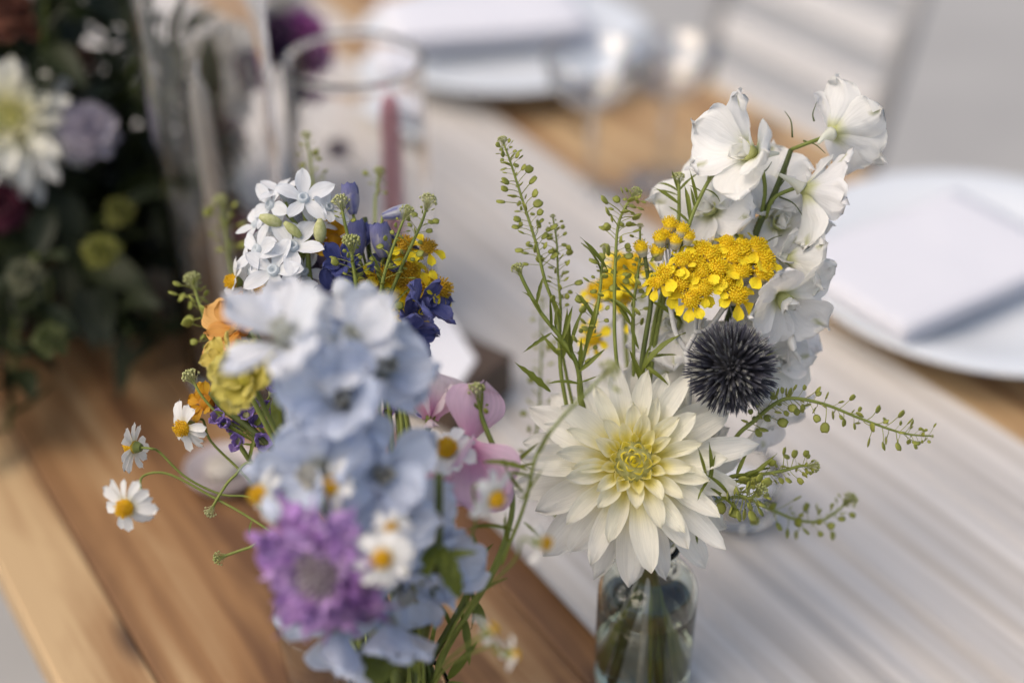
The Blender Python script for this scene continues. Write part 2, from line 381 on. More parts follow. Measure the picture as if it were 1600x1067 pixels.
# ------------------------------------------------------------------ runner
def runner():
    nu, nw = 260, 90; V = []
    for side in (0, 1):
        for i in range(nu + 1):
            u = lerp(-.3, 2.2, i / nu)
            l = .352 + .006 * math.sin(u * 5 + 1) + .004 * math.sin(u * 13) + .02 * sst(.4, -.2, u)
            r = .672 + .006 * math.sin(u * 4.1) + .005 * math.sin(u * 11 + 2) + .012 * sst(.7, .3, u)
            for j in range(nw + 1):
                w = j / nw; n_ = lerp(l, r, w)
                a = noise.noise(Vector((u * 1.3, n_ * 70, 0))); b = noise.noise(Vector((u * 4.2, n_ * 120, 4)))
                z = .0042 + .0032 * max(0, a + .15) + .0013 * b * (1 - abs(2 * w - 1) ** 6) + .0016 * max(0, noise.noise(Vector((u * 6, n_ * 9, 8))))
                V.append(tab(u, n_, z - (.0 if side == 0 else .0011)))
    k = nw + 1; S = (nu + 1) * k; Fc = []
    for i in range(nu):
        for j in range(nw):
            q = (i * k + j, i * k + j + 1, (i + 1) * k + j + 1, (i + 1) * k + j)
            Fc.append(q[::-1]); Fc.append(tuple(S + x for x in q))
    for i in range(nu):
        Fc.append((i * k, (i + 1) * k, S + (i + 1) * k, S + i * k)); Fc.append((i * k + nw, S + i * k + nw, S + (i + 1) * k + nw, (i + 1) * k + nw))
    c = tab(.95, .51)
    inv = (Matrix.Translation(c) @ ROTT).inverted()
    o = part('table_runner', mk('table_runner', [inv @ v for v in V], Fc, 'cloth'), None, Matrix.Translation(c) @ ROTT)
    o['label'] = 'pale greyish linen runner lying lengthwise along the wooden table'; o['category'] = 'table runner'
runner()

# ------------------------------------------------------------------ plates
def plate(c, label, nap_rot, nap_size, nap_label, nap_off=(0, 0), nap_h=.012):
    t = thing('dinner_plate', label, 'plate', c, 'white charger plates')
    pr = [(0, .0), (.085, .0), (.09, .003), (.118, .008), (.15, .0165), (.1515, .0185), (.149, .0198), (.118, .0112), (.092, .0065), (.086, .005), (0, .005)]
    V, Fc = lathe(pr, 72); part('plate_body', mk('plate_body', V, Fc, 'china'), t, Matrix.Translation(c))
    V, Fc = lathe([(.055, -.0), (.06, -.0), (.06, -.0085), (.0565, -.0085)], 48, True); part('foot_ring', mk('foot_ring', V, Fc, 'china'), t, Matrix.Translation(c))
    cc = c + Vector((nap_off[0], nap_off[1], .0225))
    n = thing('folded_napkin', nap_label, 'napkin', cc, 'folded napkins on plates')
    lx, ly = nap_size
    for k in range(3):                                  # three folded layers
        V = []; m = 16
        for s in (1, 0):
            for i in range(m + 1):
                for j in range(m + 1):
                    x, y = (i / m - .5) * (lx - k * .004), (j / m - .5) * (ly - k * .003)
                    e = min(i, m - i, j, m - j) / 3
                    zt = nap_h / 3 * (.55 + .45 * min(1, e)) if s else nap_h / 3 * .2 * (1 - min(1, e))
                    V.append(Vector((x, y, k * nap_h / 3 + zt + .0012 * noise.noise(Vector((x * 25, y * 25, k))))))
        q = m + 1; S = q * q; Fc = []
        for i in range(m):
            for j in range(m):
                a = (i * q + j, (i + 1) * q + j, (i + 1) * q + j + 1, i * q + j + 1); Fc.append(a); Fc.append(tuple(S + x for x in a[::-1]))
        for i in range(m):
            for a, b in ((i, i + 1),):
                Fc += [(b * q, a * q, S + a * q, S + b * q), (a * q + m, b * q + m, S + b * q + m, S + a * q + m), (a, b, S + b, S + a), (m * q + b, m * q + a, S + m * q + a, S + m * q + b)]
        part('napkin_fold', mk('napkin_fold', V, Fc, 'napkin'), n, Matrix.Translation(cc) @ Matrix.Rotation(nap_rot, 4, 'Z'))
pl = onz(1535, 452, .010); pl.z = .016
plate(pl, 'white charger plate beside the white larkspur, carrying a squared napkin', R(34), (.20, .13), 'white folded napkin squared on the plate beside the larkspur', (-.046, -.006), .0065)
pl = onz(788, 85, .010); pl.z = .016
plate(pl, 'white charger plate beyond the glass cylinder with the pink candle', R(12), (.21, .12), 'long white folded napkin on the plate beyond the pink candle', (-.02, .01), .016)

# ------------------------------------------------------------------ coupe glasses
def coupe(c, label, h=.135, rb=.043):
    t = thing('coupe_glass', label, 'glass', c, 'stemmed glasses by the far plate')
    pr = [(.0, .0), (.033, .0), (.034, .0012), (.031, .002), (.012, .0045), (.0048, .009), (.004, .02), (.0042, h * .55), (.007, h * .62), (.022, h * .68), (rb * .9, h * .82), (rb, h), (rb - .0011, h),
          (rb * .9 - .0012, h * .825), (.022, h * .695), (.006, h * .66), (0, h * .655)]
    V, Fc = lathe(pr[:8] + [(0, h * .55)], 40); part('stem', mk('stem', V, Fc, 'coupe'), t, Matrix.Translation(c))
    V, Fc = lathe([(0, h * .56), (.0043, h * .56)] + pr[8:], 40); part('bowl', mk('bowl', V, Fc, 'coupe'), t, Matrix.Translation(c))
c = onz(922, 312); c.z = .0005 ; coupe(c, 'stemmed coupe glass on the wood in front of the far plate')
c = onz(1034, 288); c.z = .0005; coupe(c, 'stemmed coupe glass nearer the white slatted chair', .128, .044)

# ------------------------------------------------------------------ chair beyond the table
def chair():
    uc, n0 = 1.19, 1.19; base = tab(uc, n0 - .2, -.75)
    t = thing('folding_chair', 'pale slatted folding chair standing behind the far plates', 'chair', base)
    lean = .22
    def bar(name, lx, ly, lz, p, mat, rx=0.0):
        V, Fc = box_geo(lx, ly, lz, .003); part(name, mk(name, V, Fc, mat, smooth=False), t, Matrix.Translation(p) @ ROTT @ Matrix.Rotation(rx, 4, 'X'))
    for k, z in enumerate((.035, -.035, -.105, -.175)):
        bar('back_slat', .275, .014, .036, tab(uc, n0 + lean * (z + .1) + .001, z - .018), 'chair', lean)
    for s in (-1, 1):
        p0, p1 = tab(uc + s * .152, n0 - .13, -.75), tab(uc + s * .152, n0 + lean * .19, .09)
        V, Fc = tube_geo(spline([Vector((0, 0, 0)), p1 - p0], 6), .012, 10); part('back_post', mk('back_post', V, Fc, 'chairframe'), t, Matrix.Translation(p0))
        p0, p1 = tab(uc + s * .17, n0 + .06, -.75), tab(uc + s * .17, n0 - .36, -.31)
        V, Fc = tube_geo(spline([Vector((0, 0, 0)), p1 - p0], 6), .011, 10); part('leg', mk('leg', V, Fc, 'chairframe'), t, Matrix.Translation(p0))
    for k in range(7): bar('seat_slat', .34, .042, .014, tab(uc, n0 - .37 + k * .052, -.31), 'chair')
chair()

# ------------------------------------------------------------------ hurricane glasses and candles
def hurricane(c, r, h, label):
    t = thing('hurricane_glass', label, 'candle holder', c, 'clear glass cylinders round the candles')
    w = .0040
    pr = [(0, .001), (r - .004, .001), (r - .0012, .003), (r, .008), (r, h - .006), (r + .0006, h - .0025), (r - w / 2, h), (r - w - .0006, h - .0025), (r - w, h - .006), (r - w, .012), (r - .006, .008), (0, .007)]
    V, Fc = lathe(pr, 96); part('glass_wall', mk('glass_wall', V, Fc, 'cyl'), t, Matrix.Translation(c))
def taper(c, top, r, mat, label, cat='candle'):
    t = thing('taper_candle', label, cat, c)
    d = top - c; h = d.length
    V, Fc = lathe([(0, 0), (r * 1.15, 0), (r * 1.12, h * .1), (r, h * .5), (r * .92, h * .9), (r * .8, h * .965), (r * .45, h * .992), (0, h)], 24)
    mw = frame(c, d); part('wax', mk('wax', V, Fc, mat), t, mw)
    V, Fc = tube_geo(spline([Vector((0, 0, h - .002)), Vector((.0006, 0, h + .006)), Vector((.002, .001, h + .011))], 6), .0009, 6); part('wick', mk('wick', V, Fc, 'wick'), t, mw)
    V, Fc = lathe([(0, -.0045), (r * 2.2, -.0045), (r * 2.3, -.002), (r * 1.9, .002), (r * 1.35, .0045), (r * 1.3, .012), (r * 1.17, .012), (r * 1.17, .002), (0, 0)], 24)
    part('candle_cup', mk('candle_cup', V, Fc, 'glass'), t, Matrix.Translation(c))
hb1 = tab(0, 0) + onz(384, 590); hb1.z = .001
hb2 = Vector((W(552, 92, .963).x, W(552, 92, .963).y, .0095))
hurricane(hb1, .040, .36, 'taller clear glass cylinder between the dark foliage and the pink candle')
hurricane(hb2, .0487, .202, 'shorter clear glass cylinder with rim in view round the pink candle')
k = hb2 + Vector((.022, -.004, .0125)); taper(k, W(606, 142, .955), .0074, 'pink_wax', 'dusty pink taper candle inside the shorter glass cylinder')
k = hb1 + Vector((-.003, .0, .0125)); taper(k, W(307, 118, .872), .0068, 'grey_wax', 'pale grey taper candle inside the taller glass cylinder')

# votive, small dish, card on a dark box added for the shade beneath it
c = onz(530, 1075); c.z = .001
t = thing('votive_glass', 'small clear glass votive cup on the wood behind the mixed bouquet', 'votive', c)
V, Fc = lathe([(0, .001), (.024, .001), (.027, .004), (.030, .055), (.0295, .0563), (.028, .055), (.0252, .008), (0, .007)], 40); part('cup', mk('cup', V, Fc, 'glass'), t, Matrix.Translation(c))
c = onz(1148, 812); c.z = .0085
t = thing('votive_glass', 'small glass votive cup with white tealight on the runner behind the dahlia', 'votive', c)
V, Fc = lathe([(0, .001), (.022, .001), (.025, .004), (.0265, .030), (.0262, .0313), (.0245, .030), (.0225, .007), (0, .006)], 40); part('cup', mk('cup', V, Fc, 'jar'), t, Matrix.Translation(c))
V, Fc = lathe([(0, .0065), (.0195, .0065), (.0200, .019), (.018, .0205), (0, .0200)], 28); part('tealight', mk('tealight', V, Fc, 'wick'), t, Matrix.Translation(c))
c = onz(352, 752); c.z = .001
t = thing('ceramic_dish', 'small pale mauve dish on the wood beside the chamomile', 'dish', c)
V, Fc = lathe([(0, 0), (.017, 0), (.019, .002), (.0245, .011), (.025, .0125), (.0238, .0125), (.0175, .0045), (0, .004)], 40); part('dish_body', mk('dish_body', V, Fc, noisy('mauve_ceramic', (.42, .37, .38), (.48, .43, .44), 40, .4)), t, Matrix.Translation(c))
V, Fc = lathe([(0, .004), (.011, .004), (.011, .013), (.0095, .0145), (0, .014)], 28); part('tealight', mk('tealight', V, Fc, 'grey_wax'), t, Matrix.Translation(c))
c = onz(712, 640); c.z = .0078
t = thing('shade_box', 'small dark brown box added on the runner for the shade under a white card', 'box', c)  # added box, its dark sides stand in for shade by the card
V, Fc = box_geo(.062, .05, .026, .001); part('box_body', mk('box_body', V, Fc, 'boxshade', smooth=False), t, Matrix.Translation(c) @ Matrix.Rotation(R(52), 4, 'Z'))
V, Fc = box_geo(.064, .052, .006, .001); part('box_lid', mk('box_lid', V, Fc, 'boxshade', smooth=False), t, Matrix.Translation(c + Vector((0, 0, .0262))) @ Matrix.Rotation(R(52), 4, 'Z'))
def card():
    z = c.z + .033; p = [onz(668, 484, z), onz(700, 492, z), onz(744, 562, z), onz(708, 618, z), onz(620, 600, z)]
    cc = sum(p, Vector()) / 5; nrm = Vector((0, 0, .0006))
    V = [q - cc + nrm for q in p] + [q - cc - nrm for q in p]
    Fc = [(4, 3, 2, 1, 0), (5, 6, 7, 8, 9)] + [(i, (i + 1) % 5, (i + 1) % 5 + 5, i + 5) for i in range(5)]
    o = part('paper_card', mk('paper_card', V, Fc, 'paper', smooth=False), None, Matrix.Translation(cc))
    o['label'] = 'blank white card lying on the small dark box added for shade'; o['category'] = 'card'
card()

# ------------------------------------------------------------------ vases
def bottle(c, r, h, label, level):
    """straight bottle with a rounded shoulder and a short open neck"""
    t = thing('glass_vase', label, 'vase', c); w = .0017; a = .0135
    out = [(0, 0), (r - .005, 0), (r - .001, .002), (r, .006), (r, h - .010), (r - .0009, h - .0055), (r - .0035, h - .0018), (r - .0075, h + .0008), (a + .0012, h + .0032), (a, h + .0065), (a, h + .017), (a + .0013, h + .0185), (a + .0013, h + .0212), (a - w * .4, h + .0222)]
    inn = [(a - w, h + .0205), (a - w, h + .006), (a - .0008, h + .0018), (r - .0085, h - .001), (r - .0045, h - .0036), (r - w - .0009, h - .0068), (r - w, h - .011), (r - w, .009), (r - .006, .006), (0, .0055)]
    V, Fc = lathe(out + inn, 64); part('glass_wall', mk('glass_wall', V, Fc, 'green_glass'), t, Matrix.Translation(c))
    ri = r - w + .0002
    V, Fc = lathe([(0, .0053), (r - .006, .0058), (ri, .009), (ri, level - .001), (ri - .0015, level - .0008), (0, level - .0014)], 64); part('water', mk('water', V, Fc, 'water'), t, Matrix.Translation(c))
    return t
def jar(c, r, h, label, level):
    t = thing('glass_vase', label, 'vase', c)
    w = .0016
    pr = [(0, .0), (r - .005, 0), (r - .001, .002), (r, .006), (r, h - .012), (r - .0005, h - .008), (r - .0004, h - .004), (r, h - .0016), (r - w * .5, h),
          (r - w, h - .0016), (r - w - .0004, h - .004), (r - w - .0005, h - .008), (r - w, h - .012), (r - w, .009), (r - .006, .006), (0, .0055)]
    V, Fc = lathe(pr, 64); part('glass_wall', mk('glass_wall', V, Fc, 'jar'), t, Matrix.Translation(c))
    ri = r - w + .0002
    V, Fc = lathe([(0, .0053), (r - .006, .0058), (ri, .009), (ri, level - .001), (ri - .0015, level - .0008), (0, level - .0014)], 64); part('water', mk('water', V, Fc, 'water'), t, Matrix.Translation(c))
    return t
RV_H = .085
q = W(1014, 897, .505 / (.559 + (897 - 533.5) / FPX * .829)); RV = Vector((q.x, q.y, .0075))
bottle(RV, .0258, RV_H - .0075, 'clear greenish glass bottle vase under the cream dahlia', .060)
q = W(622, 1072, .505 / (.559 + (1072 - 533.5) / FPX * .829)); LV = Vector((q.x, q.y, .0012))
jar(LV, .0245, .083, 'clear glass jar vase holding the blue and purple bouquet', .055)
def in_vase(V0, ang, top_r=.014, bot_r=.015, h=.084):
    """points of a stem inside a vase: near the rim, then low on the other side"""
    a = Vector((math.cos(ang), math.sin(ang), 0))
    if V0 is RV: return [V0 + a * min(top_r, .008) + Vector((0, 0, .0985)), V0 - a * .004 + Vector((0, 0, .074)), V0 - a * .018 + Vector((0, 0, .010))]
    return [V0 + a * top_r + Vector((0, 0, h - .006)), V0 - a * bot_r + Vector((0, 0, .010))]

# ================================================================== FLOWERS
WHITE = (.93, .93, .90); CREAM = (.89, .86, .66); YEL = (.92, .82, .07); LIME = (.90, .78, .04)

def dahlia(name, label, centre, axis, size, NP, foot, seed, mat='dahlia', pal=(YEL, CREAM, WHITE, LIME), group=None, roll=0.0):
    t = thing(name, label, 'dahlia', foot[-1], group)
    F0 = frame(centre, axis, roll); rr = random.Random(seed)
    y, cr, wh, li = pal
    V, Fc = lathe([(0, .006), (.006, .0055), (.0105, .002), (.012, -.003), (.010, -.009), (.006, -.013), (0, -.014)], 20)
    hd = part('flower_centre', mk('flower_centre', [v * size for v in V], Fc, 'bud'), t, F0)
    for i in range(NP):
        s = i / (NP - 1); az = i * R(137.508) + rr.uniform(-.06, .06) * (1 if s < .3 else 2.2)
        down = -(F0.to_3x3() @ Vector((math.cos(az), math.sin(az), 0))).z
        if s < .22:
            k = s / .22
            L = lerp(.0062, .0118, k ** 1.4); Wd = L * lerp(.72, .52, k); el = lerp(R(88), R(60), k); a1 = lerp(.9, .5, k); r = lerp(.0010, .0106, k ** .6); z = lerp(.006, .0028, k)
            cup = (1.0, .9)
        elif s < .52:
            k = (s - .22) / .30
            L = lerp(.012, .033, k ** .9); Wd = L * lerp(.42, .29, k); el = lerp(R(58), R(36), k); a1 = lerp(.25, -.20, k); r = lerp(.0095, .0115, k); z = lerp(.002, -.002, k)
            cup = (lerp(1.2, 1.0, k), lerp(.9, .42, k))
        else:
            k = (s - .52) / .48
            L = lerp(.035, .058, k ** .8); Wd = L * lerp(.30, .285, k); el = lerp(R(34), R(-12), k); a1 = lerp(-.25, -.40, k); r = lerp(.0115, .0095, k); z = lerp(-.002, -.010, k)
            cup = (.9, lerp(.40, .08, k))
        el -= .16 * max(0, down) * sst(.4, .9, s)
        L *= size * rr.uniform(.84, 1.10) * (1 + .10 * down * sst(.4, .9, s)); Wd *= size * rr.uniform(.82, 1.2); el += rr.uniform(-.13, .13) * (.4 if s < .22 else 1); a1 += rr.uniform(-.25, .22) * (.4 if s < .3 else 1)
        tipc = mixc(mixc(y, li, .5), cr, sst(.10, .34, s)); tipc = mixc(tipc, mixc(wh, cr, .08), sst(.34, .8, s))
        basec = mixc(li, y, sst(0, .15, s)); basec = mixc(basec, cr, .15 + .5 * sst(.3, .9, s))
        b0 = lerp(.9, .55, sst(.05, .55, s)); edge = sst(.0, .2, s)
        def cf(u, v, basec=basec, tipc=tipc, b0=b0, edge=edge):
            c = mixc(basec, tipc, sst(.04, b0, u)); return mixc(c, (.88, .88, .82), .35 * edge * abs(v) ** 3)
        me = petal('petal', mat, L, Wd, prof_dahlia, cf, 11 if s > .2 else 7, 6, 0, a1, 1.4, cup, .018 if s > .4 else 0, 1.3, 0, rr.uniform(-.45, .45) if s > .3 else 0, rr.uniform(0, 50), .08 if s > .35 else 0)
        part('petal', me, hd, ml=azel(az, el, r * size, z * size, rr.uniform(-.28, .28) if s > .3 else 0))
    tube('stem', [centre - axis * .012 * size] + foot, .0028, 'dstem', t, 8)
    return t

axis = face(-.06, .20, .97)
dahlia('dahlia', 'large cream white dahlia with yellow centre on the clear bottle', W(990, 722, .690), axis, .96, 94,
       [W(992, 760, .728), *in_vase(RV, 2.2, .004)], 3)

# ---- white larkspur --------------------------------------------------
GSPOT = (.34, .36, .10)
def lark_floret(t, c, d, size, roll, seed, attach=None, body=WHITE, spread=(22, 6), name='floret', mat='lark', L0=.0245, wr=.88, n=5, throat=(.62, .64, .28), eye=None, spur=True, spot=GSPOT):
    """five broad wrinkled sepals round a small inner cup, with a spur behind"""
    rr = random.Random(seed); F0 = frame(c, d, roll)
    V, Fc = lathe([(0, -.002), (.0022, -.001), (.0034, .003), (.0040, .0055), (.0034, .006), (.0022, .0025), (0, .0018)], 14)
    C = [throat] * len(V)
    hd = part(name, mk(name, [v * size for v in V], Fc, mat, C, [(0, 0, 0)] * len(V)), t, F0)
    for i in range(n):
        L = L0 * size * rr.uniform(.9, 1.12); Wd = L * wr * rr.uniform(.9, 1.12)
        tint = rr.uniform(.96, 1.03); b2 = tuple(min(.9, x * tint) for x in body)
        def cf(u, v, b2=b2):
            cc = mixc(throat, b2, sst(0, .3, u))
            if spot and i % 5 in (1, 3): cc = mixc(cc, spot, .85 * sst(.10, .02, math.hypot((u - .80) * 1.0, v * .4)))
            return cc
        me = petal('petal', mat, L, Wd, prof_round, cf, 12, 10, R(rr.uniform(10, 30)), rr.uniform(-.55, .05), 1.2, (.7, rr.uniform(-.1, .25)), rr.uniform(.06, .13), rr.uniform(1.4, 3.0), .2, rr.uniform(-.15, .15), rr.uniform(0, 60), .11)
        part('petal', me, hd, ml=azel(2 * math.pi * (i + rr.uniform(-.12, .12)) / n, R(rr.uniform(spread[1], spread[0])), .0020 * size, 0, rr.uniform(-.25, .25)))
    for i in range(4):                                   # inner petals ("bee")
        L = L0 * .43 * size * rr.uniform(.85, 1.15); ec = eye or body
        def cf(u, v, ec=ec): return mixc(throat, ec, sst(0, .35, u))
        me = petal('inner_petal', mat, L, L * .75, prof_round, cf, 7, 5, R(20), .3, 1.2, (.8, .5), .06, 2, .1, 0, rr.uniform(0, 60), .05)
        part('inner_petal', me, hd, ml=azel(R(45) + i * R(90), R(rr.uniform(40, 65)), .0012 * size, .001))
    if spur:
        P = [Vector((0, 0, -.001)), Vector((.001, .001, -.006)), Vector((.0005, .0025, -.0125))]
        V, Fc = tube_geo([p * size for p in spline(P, 9)], lambda s: size * lerp(.0034, .0007, s ** .6), 9)
        C = [mixc(body, throat, .22)] * len(V); part('spur', mk('spur', V, Fc, mat, C, [(0, 0, 0)] * len(V)), hd, ml=Matrix())
    if attach is not None:
        e = F0 @ Vector((0, 0, -.003 * size)); mid = (e + attach) / 2 - Vector(d) * .004 + Vector((0, 0, .001))
        tube('pedicel', [attach, mid, e], .0010, 'stem', t, 6, 8)
    return hd

base = in_vase(RV, .6, .010)
lk = thing('larkspur_stem', 'tall white larkspur spike with papery petals and green throats', 'larkspur', base[-1])
main = [W(1236, 234, .700), W(1226, 262, .700), W(1206, 312, .700), W(1184, 356, .702), W(1158, 440, .706), W(1125, 540, .712), W(1075, 720, .728), *base]
tube('stem', main, lambda s: lerp(.0013, .0027, s), 'dstem', lk, 8)
for k, (px, py, d, fc, sz, ro, at) in enumerate([
    (1178, 240, .683, (-.80, .12, .58), 1.12, .4, (1186, 352, .702)),
    (1300, 208, .698, (.62, .42, -.40), .98, 1.1, None),
    (1256, 296, .692, (.60, -.20, -.10), 1.04, .2, (1196, 340, .701)),
    (1230, 405, .698, (.70, -.10, .10), .92, .9, (1170, 400, .704)),
    (1218, 462, .690, (.40, -.55, .60), 1.0, 1.9, (1150, 460, .707)),
    (1112, 330, .712, (-.45, .25, .75), 1.08, 2.5, (1172, 395, .704)),
    (1160, 322, .722, (.10, .55, .60), 1.0, .7, (1165, 415, .705)),
    (1056, 506, .716, (-.45, .05, .80), .92, 1.5, (1130, 525, .711)),
    (1052, 588, .720, (-.35, -.25, .80), .92, .3, (1115, 575, .714)),
    (1190, 560, .712, (.50, -.15, .50), .88, 2.1, (1130, 540, .711)),
    (1192, 640, .716, (.45, -.60, .30), .90, .9, (1112, 590, .716)),
    (1222, 525, .718, (.60, .0, .4), .8, .4, (1140, 500, .709)),
    (1214, 352, .712, (.15, .20, .9), .95, 2.2, (1180, 372, .703)), (1202, 300, .718, (-.1, .45, .8), .95, .3, (1196, 340, .701)),
    (1214, 440, .712, (.3, -.1, .85), .92, .1, (1158, 440, .706)), (1130, 390, .724, (-.2, .1, .9), .95, 1.0, (1166, 410, .705)), (1185, 420, .722, (.1, .0, .9), .95, 2.7, (1160, 430, .706)),
    (1198, 600, .722, (.45, -.25, .6), .82, 1.6, (1125, 560, .713)), (1090, 545, .722, (-.2, -.1, .9), .85, .8, (1125, 545, .712)), (1180, 500, .722, (.2, -.2, .9), .95, 2.0, (1135, 515, .71)),
]):
    lark_floret(lk, W(px, py, d), face(*fc), sz * 1.1, ro, 40 + k, W(*at) if at else W(1236, 234, .700))
for a, b, m_ in (((1238, 215, .699), (1226, 174, .699), (1236, 190, .699)), ((1255, 220, .697), (1290, 240, .694), (1274, 226, .695)), ((1205, 306, .699), (1230, 250, .696), (1226, 280, .697)), ((1218, 308, .699), (1256, 340, .694), (1240, 318, .695)), ((1192, 382, .70), (1222, 368, .694), (1208, 372, .696)), ((1192, 270, .699), (1206, 253, .698), (1199, 264, .698)), ((1272, 190, .698), (1276, 160, .698), (1270, 178, .698))):
    tube('bract', [W(*a), W(*m_), W(*b)], lambda s: lerp(.0005, .00015, s), 'dstem', lk, 5, 8)

# ---- globe thistle ---------------------------------------------------
base = in_vase(RV, -.4, .012); gc = W(1143, 575, .674)
th = thing('globe_thistle', 'dark spiky globe thistle ball above the dahlia', 'thistle', base[-1])
V, Fc = lathe([(.0001, -.0125)] + [(.0125 * math.cos(R(a)), .0125 * math.sin(R(a))) for a in range(-75, 90, 15)] + [(.0001, .0125)], 24)
part('core', mk('core', V, Fc, 'core'), th, Matrix.Translation(gc))
def spines():
    V = []; Fc = []; C = []; rr = random.Random(5); n = 1000
    for i in range(n):
        z = 1 - 2 * (i + .5) / n; a = i * R(137.508); s = math.sqrt(1 - z * z)
        d = Vector((s * math.cos(a), s * math.sin(a), z)); d = (d + Vector((rr.gauss(0, .06), rr.gauss(0, .06), rr.gauss(0, .06) - .03))).normalized()
        o = d.orthogonal().normalized(); p = d.cross(o); r0 = .0105; r1 = .0228 * rr.uniform(.84, 1.07)
        w = .00062
        tc = mixc((.07, .075, .12), (.42, .43, .47), rr.random() ** 2); mc = mixc((.008, .008, .012), (.028, .028, .045), rr.random())
        b0 = len(V)
        for f, ww, c in ((r0, w * .5, (.004, .004, .005)), (lerp(r0, r1, .55), w, mc), (lerp(r0, r1, .86), w * .6, mixc(mc, tc, .25))):
            for k in range(3):
                q = k * 2.0944; V.append(d * f + (o * math.cos(q) + p * math.sin(q)) * ww); C.append(c)
        V.append(d * r1); C.append(tc)
        for l in (0, 3):
            for k in range(3): Fc.append((b0 + l + k, b0 + l + (k + 1) % 3, b0 + l + 3 + (k + 1) % 3, b0 + l + 3 + k))
        for k in range(3): Fc.append((b0 + 6 + k, b0 + 6 + (k + 1) % 3, b0 + 9))
        if i % 3 == 0:                                   # pale bristle between
            d2 = (d + o * .12).normalized(); b0 = len(V); rl = .0215 * rr.uniform(.9, 1.06)
            V += [d2 * .015 + o * .00045, d2 * .015 - o * .00045, d2 * .015 + p * .00045, d2 * rl]; C += [(.16, .16, .15)] * 3 + [(.88, .90, .80)]
            Fc += [(b0, b0 + 1, b0 + 3), (b0 + 1, b0 + 2, b0 + 3), (b0 + 2, b0, b0 + 3)]
    part('spines', mk('spines', V, Fc, 'spine', C, [(0, 0, 0)] * len(V), smooth=False), th, Matrix.Translation(gc), kind='stuff')
spines()
tube('stem', [gc - Vector((0, 0, .010)), W(1118, 680, .70), W(1070, 800, .725), *base], .0019, 'silver', th, 8)

# ---- yellow everlasting ---------------------------------------------
GOLD = (.86, .60, .010); GOLD2 = (.92, .75, .03)
def disc_mesh(r, seed, nb=55, c=GOLD, c2=GOLD2, dome=.55):
    """dome covered with small tubes, with a felted cup below"""
    rr = random.Random(seed)
    V, Fc = lathe([(0, -r * 1.25), (r * .45, -r * 1.15), (r * .72, -r * .55), (r * .80, 0), (r * .6, r * dome * .55), (r * .3, r * dome * .85), (0, r * dome)], 14)
    C = [(.50, .50, .42)] * (14 * 3) + [c] * (14 * 4)
    for i in range(nb):
        s = math.sqrt((i + .5) / nb); a = i * R(137.508); p = Vector((r * .8 * s * math.cos(a), r * .8 * s * math.sin(a), r * dome * (1 - s * s) * .9))
        d = Vector((p.x * .9 / r, p.y * .9 / r, .75)).normalized(); o = d.orthogonal().normalized(); q = d.cross(o); w = r * .078; h = r * rr.uniform(.2, .55); b = len(V)
        cc = mixc(c, c2, rr.random())
        for f, ww in ((0, w * .7), (h, w)):
            for k in range(4):
                an = k * math.pi / 2; V.append(p + d * f + (o * math.cos(an) + q * math.sin(an)) * ww); C.append(cc)
        Fc += [(b + k, b + (k + 1) % 4, b + 4 + (k + 1) % 4, b + 4 + k) for k in range(4)] + [(b + 4, b + 5, b + 6, b + 7)]
    return V, Fc, C
RAYS = []
for s in range(4):
    def cf(u, v): return mixc((.80, .56, .01), (.90, .75, .03), u)
    RAYS.append(petal('ray_petal', 'yellow', 1, .72, prof_round, cf, 5, 4, .1, -.5, 1.2, (.4, .1), .05, 1.5, .1, 0, s * 3.1, .08))
DISCS = []
for s in range(4):
    V, Fc, C = disc_mesh(.0052, s, 70, dome=.45 + .12 * s); DISCS.append(mk('flower_head', V, Fc, 'yellow', C, [(0, 0, 0)] * len(V), smooth=False))
V, Fc, C = disc_mesh(.0040, 9, 40, dome=.8); BUTTON = mk('flower_head', V, Fc, 'yellow', C, [(0, 0, 0)] * len(V), smooth=False)
def dset(c, c2, sd):
    V, Fc, C = disc_mesh(.0052, sd, 55, c, c2); return mk('flower_head', V, Fc, 'yellow', C, [(0, 0, 0)] * len(V), smooth=False)
MUST = dset((.52, .30, .008), (.62, .40, .02), 21); LIMEH = dset((.36, .34, .03), (.56, .52, .12), 22)
def head(t, p, d, sc, rays, k, name='flower_head', disc=None):
    rr = random.Random(k * 13 + 5); F0 = frame(p, d, rr.uniform(0, 6)) @ Matrix.Scale(sc, 4)
    hd = part(name, disc or (DISCS[k % 4] if rays else BUTTON), t, F0)
    for i in range(rays):
        if rr.random() < .1: continue
        L = .0080 * rr.uniform(.85, 1.2)
        part('ray_petal', RAYS[(i + k) % 4], hd, ml=azel(2 * math.pi * (i + rr.uniform(-.2, .2)) / rays, R(rr.uniform(-28, 12)), .0036, -.0008, rr.uniform(-.3, .3)) @ Matrix.Scale(L, 4))
    return F0 @ Vector((0, 0, -.006))
base = in_vase(RV, 1.4, .012)
ye = thing('yellow_everlasting', 'cluster of golden daisy heads on felted silver stems', 'everlasting', base[-1])
J1, J2, J3 = W(1072, 548, .690), W(1086, 522, .688), W(1062, 500, .690)
tube('stem', [J1, W(1076, 590, .692), W(1072, 680, .706), W(1050, 790, .722), *base], .0017, 'silver', ye, 8)
tube('stem', [J1, J2], .0014, 'silver', ye, 8)
tube('stem', [J1, W(1056, 520, .690), W(1048, 482, .689), W(1046, 462, .689)], .0013, 'silver', ye, 8)
hub = [(W(1090, 478, .687), J2), (W(1140, 468, .686), W(1110, 512, .688)), (W(1048, 470, .688), J3), (W(1180, 436, .688), W(1150, 462, .688))]
tube('stem', [J2, W(1088, 500, .687), hub[0][0]], .0011, 'silver', ye, 7)
tube('stem', [J2 + Vector((0, 0, .001)), W(1108, 512, .688), hub[1][0]], .0013, 'silver', ye, 7)
